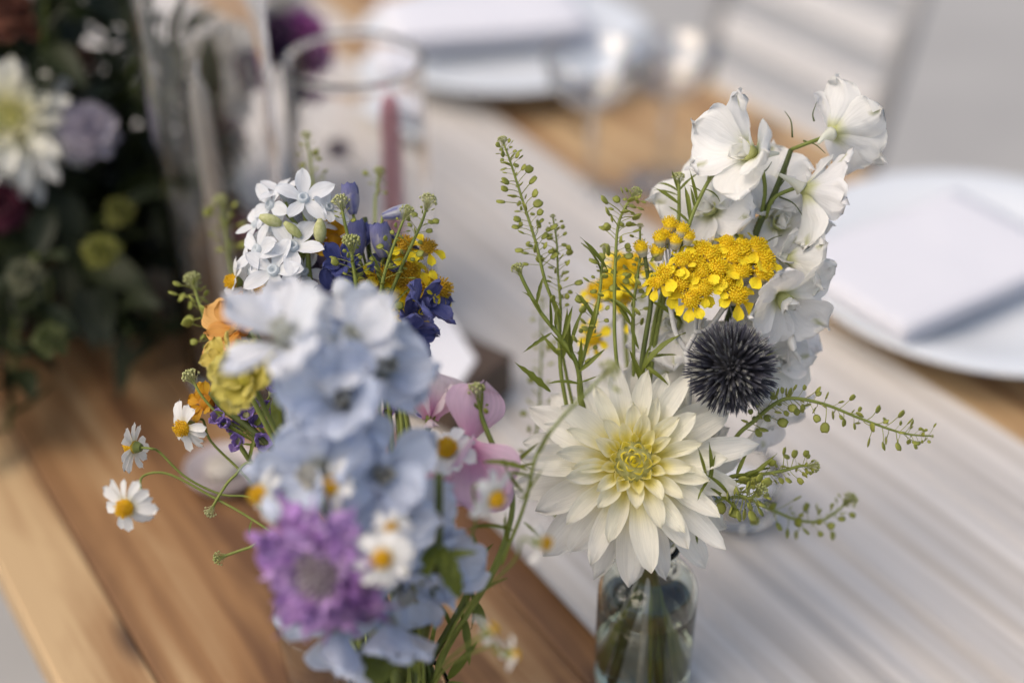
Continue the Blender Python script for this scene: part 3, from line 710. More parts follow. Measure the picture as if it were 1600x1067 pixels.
tube('stem', [W(1132, 484, .688), W(1155, 462, .688), hub[3][0]], .0008, 'silver', ye, 7)
heads = [(1040, 428, 0), (1062, 444, 0), (1084, 412, 0), (1102, 452, 0), (1066, 408, 0), (1080, 468, 0), (1122, 420, 1), (1146, 402, 1), (1134, 444, 1), (1152, 462, 1), (1112, 398, 1), (1136, 382, 3), (1162, 390, 3), (1184, 386, 3), (1194, 404, 3), (1192, 426, 3), (1098, 390, 0), (1028, 440, 2), (1098, 425, 0), (1160, 425, 3)]
for k, (px, py, hb) in enumerate(heads):
    dz = -.004 + .010 * ((py - 380) / 90) ** 1.0
    p = W(px, py, .686 - dz + rnd.uniform(-.002, .002)); d = face((px - 1110) / 160 + rnd.uniform(-.2, .2), .62 - (py - 420) / 120 + rnd.uniform(-.15, .15), .75)
    q = head(ye, p, d, rnd.uniform(.80, 1.14), 6 + k % 3, k)
    tube('stalk', [hub[hb][0], (hub[hb][0] + q) / 2 - d * .003, q], .0006, 'silver', ye, 5, 7)
HB = W(1050, 440, .694); tube('stem', [hub[2][0], HB], .0010, 'silver', ye, 7)
for k, (px, py) in enumerate([(1002, 387), (1027, 392), (1040, 367), (1056, 376), (1047, 351), (1066, 359), (1076, 370), (1031, 372)]):
    p = W(px, py, .690 + rnd.uniform(-.004, .004)); d = face((px - 1045) / 160, .85, .35)
    q = head(ye, p, d, rnd.uniform(.85, 1.1), 0, k + 50)
    tube('stalk', [HB, (HB + q) / 2 - d * .004, q], .00055, 'silver', ye, 5, 7)

# ---- peppergrass sprigs ---------------------------------------------
def pod_mesh(seed, ped=2.6):
    """flat round seed pod (radius 1) on a thin pedicel that starts at the origin"""
    rr = random.Random(seed); V = []; Fc = []
    P = spline([Vector((0, 0, 0)), Vector((ped * .5, 0, rr.uniform(.1, .5))), Vector((ped, 0, rr.uniform(-.1, .3)))], 5); e = P[-1]
    V, Fc = tube_geo(P, .085, 4)
    n = 10; b = len(V); V.append(e + Vector((1, 0, .22))); V.append(e + Vector((1, 0, -.22)))
    for rr_, zz in ((.62, .17), (1, 0), (.62, -.17)):
        for k in range(n):
            a = 2 * math.pi * k / n; x = math.cos(a); notch = -.22 if k == 0 else 0
            V.append(e + Vector((1 + (x + notch) * rr_ * 1.1, math.sin(a) * rr_ * .92, zz)))
    for k in range(n):
        k2 = (k + 1) % n
        Fc += [(b, b + 2 + k, b + 2 + k2), (b + 2 + k, b + 2 + n + k, b + 2 + n + k2, b + 2 + k2), (b + 2 + n + k, b + 2 + 2 * n + k, b + 2 + 2 * n + k2, b + 2 + n + k2), (b + 1, b + 2 + 2 * n + k2, b + 2 + 2 * n + k)]
    return mk('seed_pod', V, Fc, 'pod')
PODS = [pod_mesh(s, p) for s, p in ((1, 2.6), (2, 3.2), (3, 3.8), (4, 2.1))]
def cluster_mesh(n, r, mat, seed, elong=1.2):
    rr = random.Random(seed); V = []; Fc = []
    for i in range(n):
        s = (i + .5) / n; a = i * R(137.5); rad = r * 1.35 * math.sqrt(s) * rr.uniform(.85, 1.1)
        c = Vector((rad * math.cos(a), rad * math.sin(a), r * elong * (1.15 - .95 * s * s) + rr.uniform(-.1, .1) * r)); q = r * .24 * rr.uniform(.7, 1.2); b = len(V)
        V += [c + Vector((q, 0, 0)), c + Vector((0, q, 0)), c + Vector((-q, 0, 0)), c + Vector((0, -q, 0)), c + Vector((0, 0, q * 1.2)), c + Vector((0, 0, -q * 1.2))]
        for k in range(4): Fc += [(b + k, b + (k + 1) % 4, b + 4), (b + (k + 1) % 4, b + k, b + 5)]
        v, f = tube_geo([Vector((0, 0, -r * (.3 + 1.2 * s))), c * .6 + Vector((0, 0, -r * .25)), c], r * .05, 3, len(V)); V += v; Fc += f
    return mk('bud_cluster', V, Fc, mat, smooth=True)
CLUS = [cluster_mesh(34, .0021, 'bud', s) for s in range(3)]
def sprig(label, P, pods=(0, .6), n=40, size=.0014, tip=1.0, rad=(.0005, .0011), foot=None, leaves=(), seed=1, mat='stem', twigs=(), lmat=None, taper_tip=.45):
    """P: photo points from tip to foot (pixel x, pixel y, depth). leaves: pixel base, pixel tip, width, variant"""
    rr = random.Random(seed); pts = [W(*p) for p in P] + (foot or [])
    t = thing('peppergrass_sprig', label, 'sprig', pts[-1])
    q = spline(pts, 90); ns = len(q) - 1
    tube('stem', pts, lambda s: lerp(rad[0], rad[1], min(1, s * 1.6)), mat, t, 6, 60)
    vis = len(P) - 1; tot = len(pts) - 1; fr = vis / tot
    for i in range(n):
        s = lerp(pods[0], pods[1], (i + rr.uniform(-.3, .3) + .5) / n) * fr; f = max(0, min(ns - 1.001, s * ns)); k = int(f); o = q[k].lerp(q[k + 1], f - k)
        T = (q[k] - q[k + 1]).normalized(); a = i * R(137.5) + rr.uniform(-.4, .4); x = T.orthogonal().normalized(); y = T.cross(x)
        out = (x * math.cos(a) + y * math.sin(a)); gr = min(1, taper_tip + 1.7 * (i / n))
        d = (out * 1.0 + T * rr.uniform(.15, .7)).normalized(); sc = size * 1.45 * gr * rr.uniform(.6, 1.25)
        part('seed_pod', PODS[rr.randrange(4)], t, frame_x(o, d, T.lerp(-FWD, .5) + Vector((rr.uniform(-.6, .6), rr.uniform(-.6, .6), rr.uniform(-.6, .6)))) @ Matrix.Scale(sc, 4))
    if tip: part('bud_cluster', CLUS[seed % 3], t, frame(q[0], q[0] - q[3]) @ Matrix.Scale(tip, 4), kind='stuff')
    for tw in twigs:
        w = [W(*p) for p in tw]; tube('twig', w, .0005, mat, t, 5, 10)
    for k, (a, b, w, v) in enumerate(leaves): leaf(t, W(*a), W(*b), w, v, None, lmat)
    return t
d = .688
RB = lambda a, r=.012: in_vase(RV, a, r)
sprig('tallest upright peppergrass sprig standing clear above the runner', [(786, 222, .690), (798, 255, .690), (818, 318, .691), (838, 382, .692), (852, 440, .693), (872, 500, .696), (879, 600, .70), (915, 740, .72)], (.02, .52), 66, .00145, .9, (.00045, .0011), RB(2.9), [((878, 500, .694), (858, 452, .690), .16, 0), ((879, 560, .697), (842, 520, .694), .18, 1), ((880, 560, .697), (896, 478, .694), .2, 2)], 11)
sprig('slender peppergrass sprig close behind the tallest upright one', [(864, 340, .70), (870, 380, .70), (872, 430, .70), (876, 480, .70), (880, 560, .704), (925, 740, .722)], (.03, .62), 40, .00135, .5, (.0004, .0009), RB(3.1), (), 12)
sprig('pod covered peppergrass sprig between dark leaves left of the yellow heads', [(992, 303, .686), (978, 322, .686), (966, 352, .687), (962, 400, .688), (960, 470, .690), (963, 560, .694), (985, 720, .718)], (.02, .60), 46, .00155, 1.1, (.0005, .0010), RB(2.5), [((948, 420, .687), (909, 368, .684), .15, 0), ((990, 500, .688), (955, 450, .686), .16, 4), ((985, 505, .69), (958, 460, .688), .15, 1)], 13)
sprig('white budded leafy peppergrass shoot leaning out above the dahlia petals', [(811, 424, .682), (822, 448, .683), (846, 490, .685), (878, 530, .687), (902, 572, .690), (912, 640, .70), (940, 760, .722)], (.5, .6), 2, .0012, 1.25, (.0009, .0014), RB(2.7),
      [((845, 490, .684), (825, 445, .681), .19, 4), ((838, 478, .684), (848, 425, .681), .16, 1), ((862, 515, .685), (856, 462, .683), .14, 2), ((878, 532, .686), (896, 478, .684), .2, 0), ((892, 545, .687), (914, 470, .684), .15, 0), ((905, 575, .689), (858, 522, .686), .18, 3), ((862, 520, .684), (818, 553, .680), .16, 3), ((906, 580, .689), (945, 546, .685), .22, 0), ((905, 600, .69), (858, 592, .687), .2, 1), ((905, 575, .69), (915, 525, .687), .2, 2), ((860, 612, .688), (802, 570, .682), .24, 3), ((905, 598, .688), (940, 592, .686), .15, 2), ((896, 560, .688), (872, 500, .685), .17, 5), ((870, 520, .688), (866, 470, .685), .14, 1)], 14, 'stem')
sprig('leafy peppergrass shoot standing close against the yellow heads', [(1006, 392, .692), (1012, 430, .692), (1017, 472, .692), (1010, 520, .694), (1004, 560, .696), (1000, 620, .70), (998, 740, .72)], (.02, .25), 8, .0014, .5, (.0010, .0015), RB(1.9),
      [((1010, 512, .690), (1058, 500, .688), .0, 0), ((1003, 580, .692), (1058, 506, .684), .17, 1), ((1010, 560, .694), (1056, 552, .688), .17, 0), ((1004, 570, .692), (1048, 598, .684), .18, 4), ((1004, 600, .694), (982, 540, .690), .2, 2), ((998, 545, .692), (980, 495, .689), .17, 1), ((1020, 472, .690), (1082, 505, .688), .18, 4), ((1002, 610, .694), (1012, 540, .69), .15, 0)][1:], 15, 'dstem', [[(1016, 475, .692), (1026, 455, .690), (1034, 440, .689)]])
sprig('leafy tipped peppergrass shoot rising beside the left larkspur bloom', [(1110, 278, .690), (1098, 300, .690), (1084, 330, .690), (1074, 358, .691), (1058, 400, .698), (1030, 500, .704), (1010, 640, .712), (1005, 760, .724)], (.5, .6), 2, .0012, 1.15, (.0009, .0012), RB(1.7),
      [((1096, 300, .690), (1076, 288, .688), .18, 0), ((1086, 326, .690), (1080, 292, .688), .22, 0), ((1090, 318, .690), (1086, 262, .688), .16, 2), ((1100, 296, .690), (1134, 308, .688), .16, 4), ((1078, 346, .690), (1072, 286, .689), .2, 0), ((1062, 320, .694), (1022, 290, .694), .18, 0), ((1080, 352, .690), (1046, 318, .689), .14, 1)], 16)
sprig('short leafy peppergrass shoot next to the button shaped yellow heads', [(1060, 282, .698), (1061, 310, .698), (1060, 345, .699), (1052, 400, .70), (1020, 520, .706), (1006, 700, .718)], (.5, .6), 2, .001, 1.2, (.0008, .0012), RB(2.0), [((1060, 300, .698), (1026, 275, .698), .16, 4), ((1060, 306, .698), (1022, 294, .698), .14, 0), ((1060, 300, .698), (1088, 270, .698), .2, 0), ((1060, 300, .698), (1044, 268, .698), .22, 2)], 17)
sprig('small peppergrass sprig with loose pods under the white budded shoot', [(945, 390, .692), (940, 420, .692), (938, 450, .692), (930, 500, .692), (915, 545, .693), (905, 620, .70), (940, 760, .722)], (.15, .75), 30, .0014, .9, (.0006, .0010), RB(2.3), [((940, 430, .692), (918, 372, .69), .15, 1), ((930, 500, .692), (902, 455, .688), .2, 0), ((915, 545, .692), (940, 470, .69), .16, 2)], 18)
sprig('fine peppergrass sprig crossing the yellow blur beside the dark leaves', [(1000, 355, .694), (1000, 400, .694), (995, 440, .694), (990, 480, .695), (990, 560, .70), (992, 740, .722)], (.05, .7), 30, .0014, .6, (.0005, .0010), RB(2.1), [((995, 470, .692), (968, 440, .69), .15, 0), ((988, 510, .692), (965, 480, .69), .2, 1)], 19)
sprig('long arching peppergrass sprig reaching out past the thistle', [(1455, 681, .690), (1425, 679, .690), (1395, 672, .690), (1340, 652, .688), (1290, 632, .686), (1240, 622, .685), (1212, 630, .686), (1180, 656, .69), (1145, 690, .698), (1100, 780, .715)], (.01, .84), 74, .00150, .35, (.0004, .0011), RB(.2), (), 20, taper_tip=.5)
sprig('leafy peppergrass tip pointing outward beside the dahlia', [(1268, 728, .69), (1250, 728, .69), (1220, 736, .69), (1180, 742, .692), (1140, 746, .694), (1100, 770, .706), (1060, 830, .72)], (.02, .5), 34, .0012, 1.15, (.0006, .0012), RB(.0), [((1150, 745, .69), (1170, 700, .688), .2, 0), ((1150, 748, .69), (1205, 728, .688), .17, 0), ((1160, 748, .69), (1210, 748, .688), .18, 1), ((1170, 746, .69), (1222, 716, .688), .2, 2), ((1130, 748, .69), (1172, 738, .688), .2, 0), ((1140, 750, .692), (1190, 762, .690), .22, 3)], 21)
sprig('blurred peppergrass sprig hanging low over the runner beside the dahlia', [(1325, 783, .74), (1305, 800, .74), (1280, 814, .738), (1245, 812, .734), (1205, 796, .728), (1150, 775, .722), (1090, 800, .72)], (.03, .75), 34, .0016, 1.5, (.0006, .0010), RB(-.3), (), 22)
sprig('round podded peppergrass bunch tucked against the dahlia petals', [(1186, 768, .68), (1172, 778, .682), (1150, 770, .686), (1120, 755, .69), (1095, 760, .70), (1060, 840, .72)], (.0, .55), 40, .0017, 1.3, (.0006, .0011), RB(-.6), [((1112, 748, .676), (1110, 690, .672), .16, 0), ((1104, 745, .676), (1096, 690, .672), .14, 2), ((1108, 745, .676), (1118, 712, .672), .2, 0), ((1110, 748, .678), (1086, 778, .674), .2, 1), ((1104, 742, .678), (1160, 782, .676), .15, 4), ((1110, 762, .682), (1156, 800, .68), .2, 3), ((1102, 765, .685), (1128, 780, .682), .25, 1), ((1095, 820, .70), (1112, 818, .698), .3, 0), ((1088, 830, .70), (1090, 850, .698), .3, 1)], 23)
sprig('pale blurred peppergrass sprig standing far behind the upright sprigs', [(846, 470, .78), (846, 520, .78), (845, 580, .775), (843, 640, .77), (838, 720, .765), (880, 820, .745)], (.0, .8), 34, .0014, .6, (.0005, .0009), RB(3.3), (), 24)

# ================================================================== LEFT BOUQUET
LB = lambda a, r=.014: in_vase(LV, a, r)
# ---- blue delphinium -------------------------------------------------
BLU = (.64, .71, .85); BLUW = (.80, .83, .89)
base = LB(-1.6, .008)
de = thing('delphinium_stem', 'pale blue delphinium spike with broad ruffled blooms', 'delphinium', base[-1])
tube('stem', [W(566, 478, .632), W(560, 560, .638), W(565, 680, .640), W(590, 800, .640), W(620, 930, .645), *base], lambda s: lerp(.0016, .0032, s), 'dstem', de, 8)
EYEW = (.66, .64, .56); BRN = (.10, .085, .04)
for k, (px, py, dd, fc, sz, ro, cl) in enumerate([
    (452, 536, .592, (-.30, .72, .55), 1.16, .3, BLUW), (545, 546, .604, (.15, .66, .65), 1.0, 1.4, BLUW), (540, 622, .600, (.05, .10, .98), 1.14, .2, BLU),
    (502, 735, .604, (-.35, -.10, .85), 1.02, .9, BLU), (590, 738, .604, (.40, .0, .85), .98, 1.7, BLU), (545, 690, .61, (-.1, -.2, .9), 1.0, 2.6, BLU), (640, 812, .622, (.45, -.10, .75), .85, .5, BLU),
    (590, 800, .612, (.1, -.15, .9), 1.0, 1.1, BLU), (676, 868, .634, (.5, -.3, .6), .85, 2.0, BLU), (628, 912, .628, (.3, -.5, .7), .95, .1, BLU), (528, 972, .612, (-.20, -.85, .35), 1.02, .8, BLU), (608, 965, .622, (.15, -.8, .5), 1.0, 1.6, BLU), (590, 580, .615, (.5, .35, .7), .95, .6, BLU)]):
    lark_floret(de, W(px, py, dd - .018), face(*fc), sz, ro, 90 + k, W(lerp(px, 575, .8), py + 25, .640), cl, (42, -8), 'floret', 'blue', .0262, .88, 5, BRN if k == 2 else (.40, .42, .36), EYEW if k not in (0, 1) else (.72, .72, .62), True, None)
# pointed pale buds at the top
for px, py, tx, ty in ((548, 470, 528, 436), (580, 472, 570, 440)):
    P = [W(px, py, .612), W((px + tx) / 2 - 2, (py + ty) / 2, .612), W(tx, ty, .612)]; q = spline(P, 8); V, Fc = tube_geo([p - q[0] for p in q], lambda s: .0045 * math.sin(math.pi * (.12 + .8 * s)) + .0005, 10)
    part('bud', mk('bud', V, Fc, 'blue', [(.66, .70, .76)] * len(V), [(0, 0, 0)] * len(V)), de, Matrix.Translation(q[0]))

# ---- scabiosa --------------------------------------------------------
base = LB(-2.4, .012)
sc_c = W(502, 896, .562); F0 = frame(sc_c, face(-.36, -.22, .9), .3)
sb = thing('scabiosa', 'purple pincushion flower with ruffled petals in the blue bouquet', 'scabiosa', base[-1])
V, Fc = lathe([(0, .004), (.006, .0032), (.010, 0), (.0105, -.004), (.006, -.008), (0, -.009)], 20); hd = part('flower_centre', mk('flower_centre', V, Fc, 'scab', [(.22, .16, .22)] * len(V), [(0, 0, 0)] * len(V)), sb, F0)
rr = random.Random(21)
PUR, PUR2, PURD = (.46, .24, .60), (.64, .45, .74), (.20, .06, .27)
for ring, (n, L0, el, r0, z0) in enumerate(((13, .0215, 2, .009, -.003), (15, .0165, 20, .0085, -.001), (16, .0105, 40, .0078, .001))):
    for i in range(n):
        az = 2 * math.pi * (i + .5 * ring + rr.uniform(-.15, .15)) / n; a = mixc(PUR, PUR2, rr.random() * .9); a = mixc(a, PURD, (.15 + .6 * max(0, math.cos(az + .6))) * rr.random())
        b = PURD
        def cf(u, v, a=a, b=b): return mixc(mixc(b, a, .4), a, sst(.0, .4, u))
        L = L0 * rr.uniform(.85, 1.15)
        me = petal('petal', 'scab', L, L * .72, prof_round, cf, 10, 10, R(8), rr.uniform(-.7, .5), 1.2, (.5, .1), .22, rr.uniform(1.5, 4.2), .6, rr.uniform(-.3, .3), rr.uniform(0, 40), .1)
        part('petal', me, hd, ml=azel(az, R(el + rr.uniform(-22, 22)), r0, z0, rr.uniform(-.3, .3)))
V = []; Fc = []; C = []
for i in range(70):
    s = math.sqrt((i + .5) / 70); a = i * R(137.5); p = Vector((.0105 * s * math.cos(a), .0105 * s * math.sin(a), .0035 * (1 - s * s))); d = Vector((p.x * 45, p.y * 45, 1)).normalized(); b = len(V)
    v, f = tube_geo([p, p + d * rr.uniform(.003, .006)], lambda s: lerp(.0003, .0007, s), 5, b); V += v; Fc += f; cc = mixc((.42, .34, .40), (.66, .60, .62), rr.random()); cc = mixc(cc, (.20, .20, .08), .6 * rr.random() ** 2); C += [cc] * len(v)
part('pincushion', mk('pincushion', V, Fc, 'scab', C, [(0, 0, 0)] * len(V)), hd, ml=Matrix(), kind='stuff')
tube('stem', [sc_c + FWD * .008, W(560, 930, .625), W(605, 1010, .65), *base], .0015, 'dstem', sb, 7)

# ---- chamomile -------------------------------------------------------
CRAY = []
for s in range(5):
    def cf(u, v): return mixc((.74, .74, .62), (.83, .835, .82), sst(0, .3, u))
    CRAY.append(petal('petal', 'soft', 1, .46, prof_ray, cf, 7, 5, .05, (-.5, -.2, .1, -.9, -.35)[s], 1.4, (.3, .15), .03, 2, .12, 0, s * 2.3, .04))
V, Fc, C = disc_mesh(.0042, 31, 90, (.74, .43, .008), (.80, .53, .02), .95); C = [(.16, .20, .05)] * 42 + C[42:]
CDISC = mk('disc', V, Fc, 'yellow', C, [(0, 0, 0)] * len(V), smooth=False)
def chamomile(label, p, d, path, foot, size=1.0, droop=8, seed=1, n=14, leaves=(), group='chamomile flowers in the mixed bouquet'):
    rr = random.Random(seed); t = thing('chamomile', label, 'chamomile', foot[-1], group)
    d = Vector(d).normalized(); F0 = frame(p, d, rr.uniform(0, 6)) @ Matrix.Scale(size, 4); hd = part('disc', CDISC, t, F0)
    for i in range(n):
        if rr.random() < .08: continue
        L = .0098 * rr.uniform(.85, 1.1)
        part('petal', CRAY[rr.randrange(5)], hd, ml=azel(2 * math.pi * (i + rr.uniform(-.25, .25)) / n, R(-droop + rr.uniform(-14, 14)), .0030, -.0008, rr.uniform(-.3, .3)) @ Matrix.Diagonal((L, L * rr.uniform(.85, 1.15), L, 1)))
    tube('stem', [p - d * .0045 * size, p - d * .011 * size] + [W(*q) for q in path] + foot, .00062, 'stem', t, 6)
    for a, b, w, v in leaves: leaf(t, W(*a), W(*b), w, v)
    return t
chamomile('chamomile turned flat to the front beside the purple pincushion flower', W(598, 872, .546), face(-.05, .1, .98), [(650, 930, .61)], LB(-.9), .98, 4, 1)
chamomile('chamomile with a domed yellow centre at the orange edge of the bouquet', W(287, 668, .684), face(-.62, -.28, .70), [(330, 690, .69), (385, 745, .69), (470, 840, .68), (590, 980, .67)], LB(3.0), 1.05, 14, 2)
chamomile('chamomile seen from the side on a long arching stalk over the wood', W(208, 698, .686), face(-.86, .05, -.35), [(250, 707, .686), (290, 745, .686), (345, 772, .686), (410, 785, .684), (520, 880, .68), (600, 1000, .67)], LB(2.8), .98, 0, 3, 13, [((395, 782, .684), (428, 812, .68), .2, 1)])
chamomile('drooping chamomile with swept back petals lowest over the bare wood', W(197, 792, .645), face(-.30, -.30, .85), [(222, 745, .668), (262, 740, .672), (330, 775, .676), (400, 815, .676), (520, 900, .67), (600, 1010, .665)], LB(2.6), 1.12, 16, 4, 13, [((395, 812, .676), (382, 845, .674), .2, 4)])
chamomile('chamomile lying open against the pink sweet pea', W(698, 702, .632), face(-.10, .62, .75), [(690, 780, .668), (665, 900, .67)], LB(.9), 1.2, 6, 5)
chamomile('blurred chamomile just below the pink sweet pea petals', W(772, 778, .588), face(.72, -.35, .35), [(740, 830, .61), (690, 930, .645)], LB(.6), .95, 10, 6)
chamomile('half hidden chamomile tucked beside the blue blooms and thin stalks', W(408, 772, .580), face(-.75, .0, .50), [(450, 800, .675), (540, 900, .675)], LB(2.2), 1.05, 8, 7)
chamomile('blurred chamomile in side view touching the dahlia petals', W(848, 848, .575), face(.75, -.10, .05), [(800, 880, .61), (720, 960, .645)], LB(.2), .8, 10, 8)
chamomile('pale blurred chamomile turned away low above the bare boards', W(766, 985, .570), face(.75, .45, -.30), [(740, 1000, .59), (690, 1040, .635)], LB(.1), .72, 6, 9, 9)
chamomile('lowest blurred chamomile drooping over the bare boards', W(800, 1022, .570), face(.85, -.20, -.20), [(775, 1005, .58), (700, 1040, .63)], LB(-.2), .66, 8, 10, 9)
chamomile('chamomile wedged between blue blooms above the pincushion flower', W(520, 758, .568), face(-.75, .10, .50), [(560, 800, .61), (610, 950, .645)], LB(-.4), 1.0, 6, 11)
chamomile('small chamomile under the white star flowers at the orange petals', W(410, 452, .694), face(-.80, .1, .45), [(430, 520, .70), (500, 700, .70), (590, 950, .68)], LB(2.0), .9, 6, 12)
chamomile('chamomile in edge view above the orange petals', W(365, 440, .700), face(-.92, .1, .20), [(395, 500, .70), (480, 700, .70), (590, 960, .68)], LB(1.8), .95, 2, 13)
chamomile('small half open chamomile above the flat white chamomile', W(612, 826, .556), face(.1, .5, .8), [(640, 870, .62), (650, 950, .64)], LB(-.6), .7, 4, 14, 9)
for lab, p, path, s in (('tiny closed chamomile bud on a curved stalk over the wood', (346, 870, .672), [(390, 855, .672), (430, 845, .67), (560, 930, .67)], 1.2), ('closed chamomile bud hanging under the arching stalks', (330, 796, .675), [(345, 770, .675), (365, 745, .678), (405, 728, .68), (520, 850, .68)], 1.1), ('plump pale chamomile bud beside the orange and yellow petals', (300, 592, .684), [(318, 622, .684), (350, 655, .686), (400, 690, .688), (520, 850, .68)], 1.5)):
    foot = LB(rnd.uniform(2, 3)); w0 = [W(*q) for q in [p] + path] + foot; t = thing('chamomile_bud', lab, 'flower bud', foot[-1])
    tube('stem', w0, .0007, 'stem', t, 6); part('bud_cluster', CLUS[1], t, frame(w0[0], w0[0] - w0[1]) @ Matrix.Scale(s, 4), kind='stuff')

# ---- white star flowers ---------------------------------------------
STAR = []
for s in range(4):
    def cf(u, v): return mixc((.74, .78, .80), mixc((.83, .845, .86), (.79, .82, .86), abs(v)), sst(0, .25, u))
    STAR.append(petal('petal', 'soft', 1, .55, prof_star, cf, 8, 6, .1, (-.35, -.7, .0, -.5)[s], 1.3, (.3, .12), .03, 1.5, 0, .1, s * 4.1, .05))
base = LB(1.4)
st = thing('star_flower_stem', 'stem of white five petalled star flowers with pale blue throats', 'star flower', base[-1])
tube('stem', [W(480, 350, .70), W(485, 440, .70), W(520, 620, .70), W(590, 900, .69), *base], .0014, 'stem', st, 7)
for k, (px, py, dd, fc, sz) in enumerate([(474, 312, .694, (.15, .45, .85), 1.1), (425, 322, .70, (-.6, .2, .6), 1.0), (512, 325, .696, (.5, .3, .6), .85), (458, 388, .688, (.0, .55, .8), 1.15), (405, 392, .692, (-.6, .3, .6), 1.1), (428, 424, .684, (-.1, .3, .9), 1.15), (452, 462, .69, (.2, -.1, .9), 1.05), (395, 425, .696, (-.8, -.1, .4), .9), (430, 360, .704, (-.2, .3, .8), .9), (440, 300, .704, (-.2, .7, .5), .9), (492, 352, .70, (.4, .5, .6), .8), (402, 352, .706, (-.5, .5, .5), .85), (475, 425, .70, (.3, .2, .85), .85), (390, 455, .70, (-.5, -.1, .8), .9)]):
    c = W(px, py, dd); d = face(*fc); rr = random.Random(k + 3); F0 = frame(c, d, rr.uniform(0, 6)) @ Matrix.Scale(sz, 4)
    V, Fc = lathe([(0, -.007), (.0012, -.0065), (.0018, -.002), (.0026, .0006), (.0024, .0026), (.0015, .0028), (.0010, .0008), (0, .0005)], 12)
    hd = part('floret', mk('floret', V, Fc, 'soft', [(.66, .72, .76)] * len(V), [(0, 0, 0)] * len(V)), st, F0)
    for i in range(5):
        L = .0130 * rr.uniform(.92, 1.08); part('petal', STAR[(i + k) % 4], hd, ml=azel(i * R(72) + rr.uniform(-.1, .1), R(rr.uniform(2, 24)), .0018, .0004, rr.uniform(-.2, .2)) @ Matrix.Scale(L, 4))
    a = W(480, 360 + 10 * (k % 5), .70); tube('pedicel', [a, (a + c) / 2 - d * .004, c - d * .006 * sz], .0009, 'stem', st, 6, 8)
for k, (a, b, r) in enumerate((((440, 350, .69), (405, 338, .688), .0026), ((500, 380, .69), (500, 342, .686), .0028), ((470, 370, .688), (444, 347, .686), .0020))):
    q = spline([W(*a), W(*b)], 8); V, Fc = tube_geo([p - q[0] for p in q], lambda s, r=r: r * math.sin(math.pi * (.12 + .8 * s)) + .0004, 10); part('bud', mk('bud', V, Fc, 'bud'), st, Matrix.Translation(q[0]))

# ---- dark blue larkspur buds and blooms -----------------------------
INK = (.055, .075, .28); INK2 = (.16, .17, .40); INKW = (.42, .41, .52)
base = LB(1.1)
ib = thing('blue_larkspur_stem', 'deep blue larkspur with closed violet buds behind the star flowers', 'larkspur', base[-1])
tube('stem', [W(570, 340, .712), W(580, 420, .710), W(600, 600, .706), W(625, 850, .695), *base], .0014, 'dstem', ib, 7)
def blue_bud(a, b, r, c0, c1, seed):
    q = spline([W(*a), W(*b)], 10); rr = random.Random(seed); V, Fc = tube_geo([p - q[0] for p in q], lambda s: .82 * r * (.40 + .60 * math.sin(math.pi * (.02 + .80 * s))), 15)
    V = [Vector(v) for v in V]; C = [mixc(mixc(c1, c0, (0, .9, .55)[i % 3] * (.6 + .8 * rr.random())), INK, .75 * sst(.72, 1, i // 15 / 9)) for i in range(len(V))]
    hd = part('bud', mk('bud', V, Fc, 'blue', C, [(i // 15 / 9, (i % 15) / 7 - 1, seed) for i in range(len(V))]), ib, Matrix.Translation(q[0]))
    ax = (q[-1] - q[0]).normalized(); L = (q[-1] - q[0]).length
    for i in range(5):
        def cf(u, v): return mixc(mixc(c0, c1, .3 + .5 * abs(v)), c0, u)
        me = petal('petal', 'blue', L * .62, r * 1.5, prof_star, cf, 6, 4, R(10), .5, 1.2, (.5, .5), 0, 1, 0, .1, seed + i, .05)
        part('petal', me, hd, ml=Matrix.Translation(q[4] - q[0]) @ frame(Vector((0, 0, 0)), ax) @ azel(i * R(72), R(72), r * .75))
    tube('pedicel', [W(580, 440, .71), (q[0] + W(580, 440, .71)) / 2 - Vector((0, 0, .002)), q[0]], .0008, 'stem', ib, 5, 8)
blue_bud((552, 335, .698), (545, 288, .698), .0052, INK2, INKW, 1); blue_bud((598, 338, .698), (640, 328, .696), .0042, (.60, .62, .66), INK2, 2)
blue_bud((600, 402, .696), (592, 350, .694), .0064, INK2, INKW, 3); blue_bud((560, 400, .70), (556, 345, .70), .0058, INK2, (.22, .22, .42), 4); blue_bud((565, 385, .703), (580, 352, .703), .0045, INK, INK2, 5)
for k, (px, py, dd, fc, sz) in enumerate([(536, 412, .692, (-.1, .3, .9), .62), (522, 462, .70, (.0, .1, .9), .7), (630, 520, .690, (.6, -.3, .6), .85), (656, 474, .692, (.8, .1, .5), .85), (640, 505, .696, (.5, .2, .7), .8), (605, 400, .706, (.3, .2, .8), .7), (560, 450, .706, (.1, .2, .9), .7), (612, 590, .70, (.6, -.2, .5), .6)]):
    lark_floret(ib, W(px, py, dd), face(*fc), sz, k * .7, 140 + k, W(590, py + 25, .708), mixc(INK, INK2, .15 + .1 * k), (40, 15), 'floret', 'blue', .020, .62, 5, (.10, .10, .25), INK2, True, None)

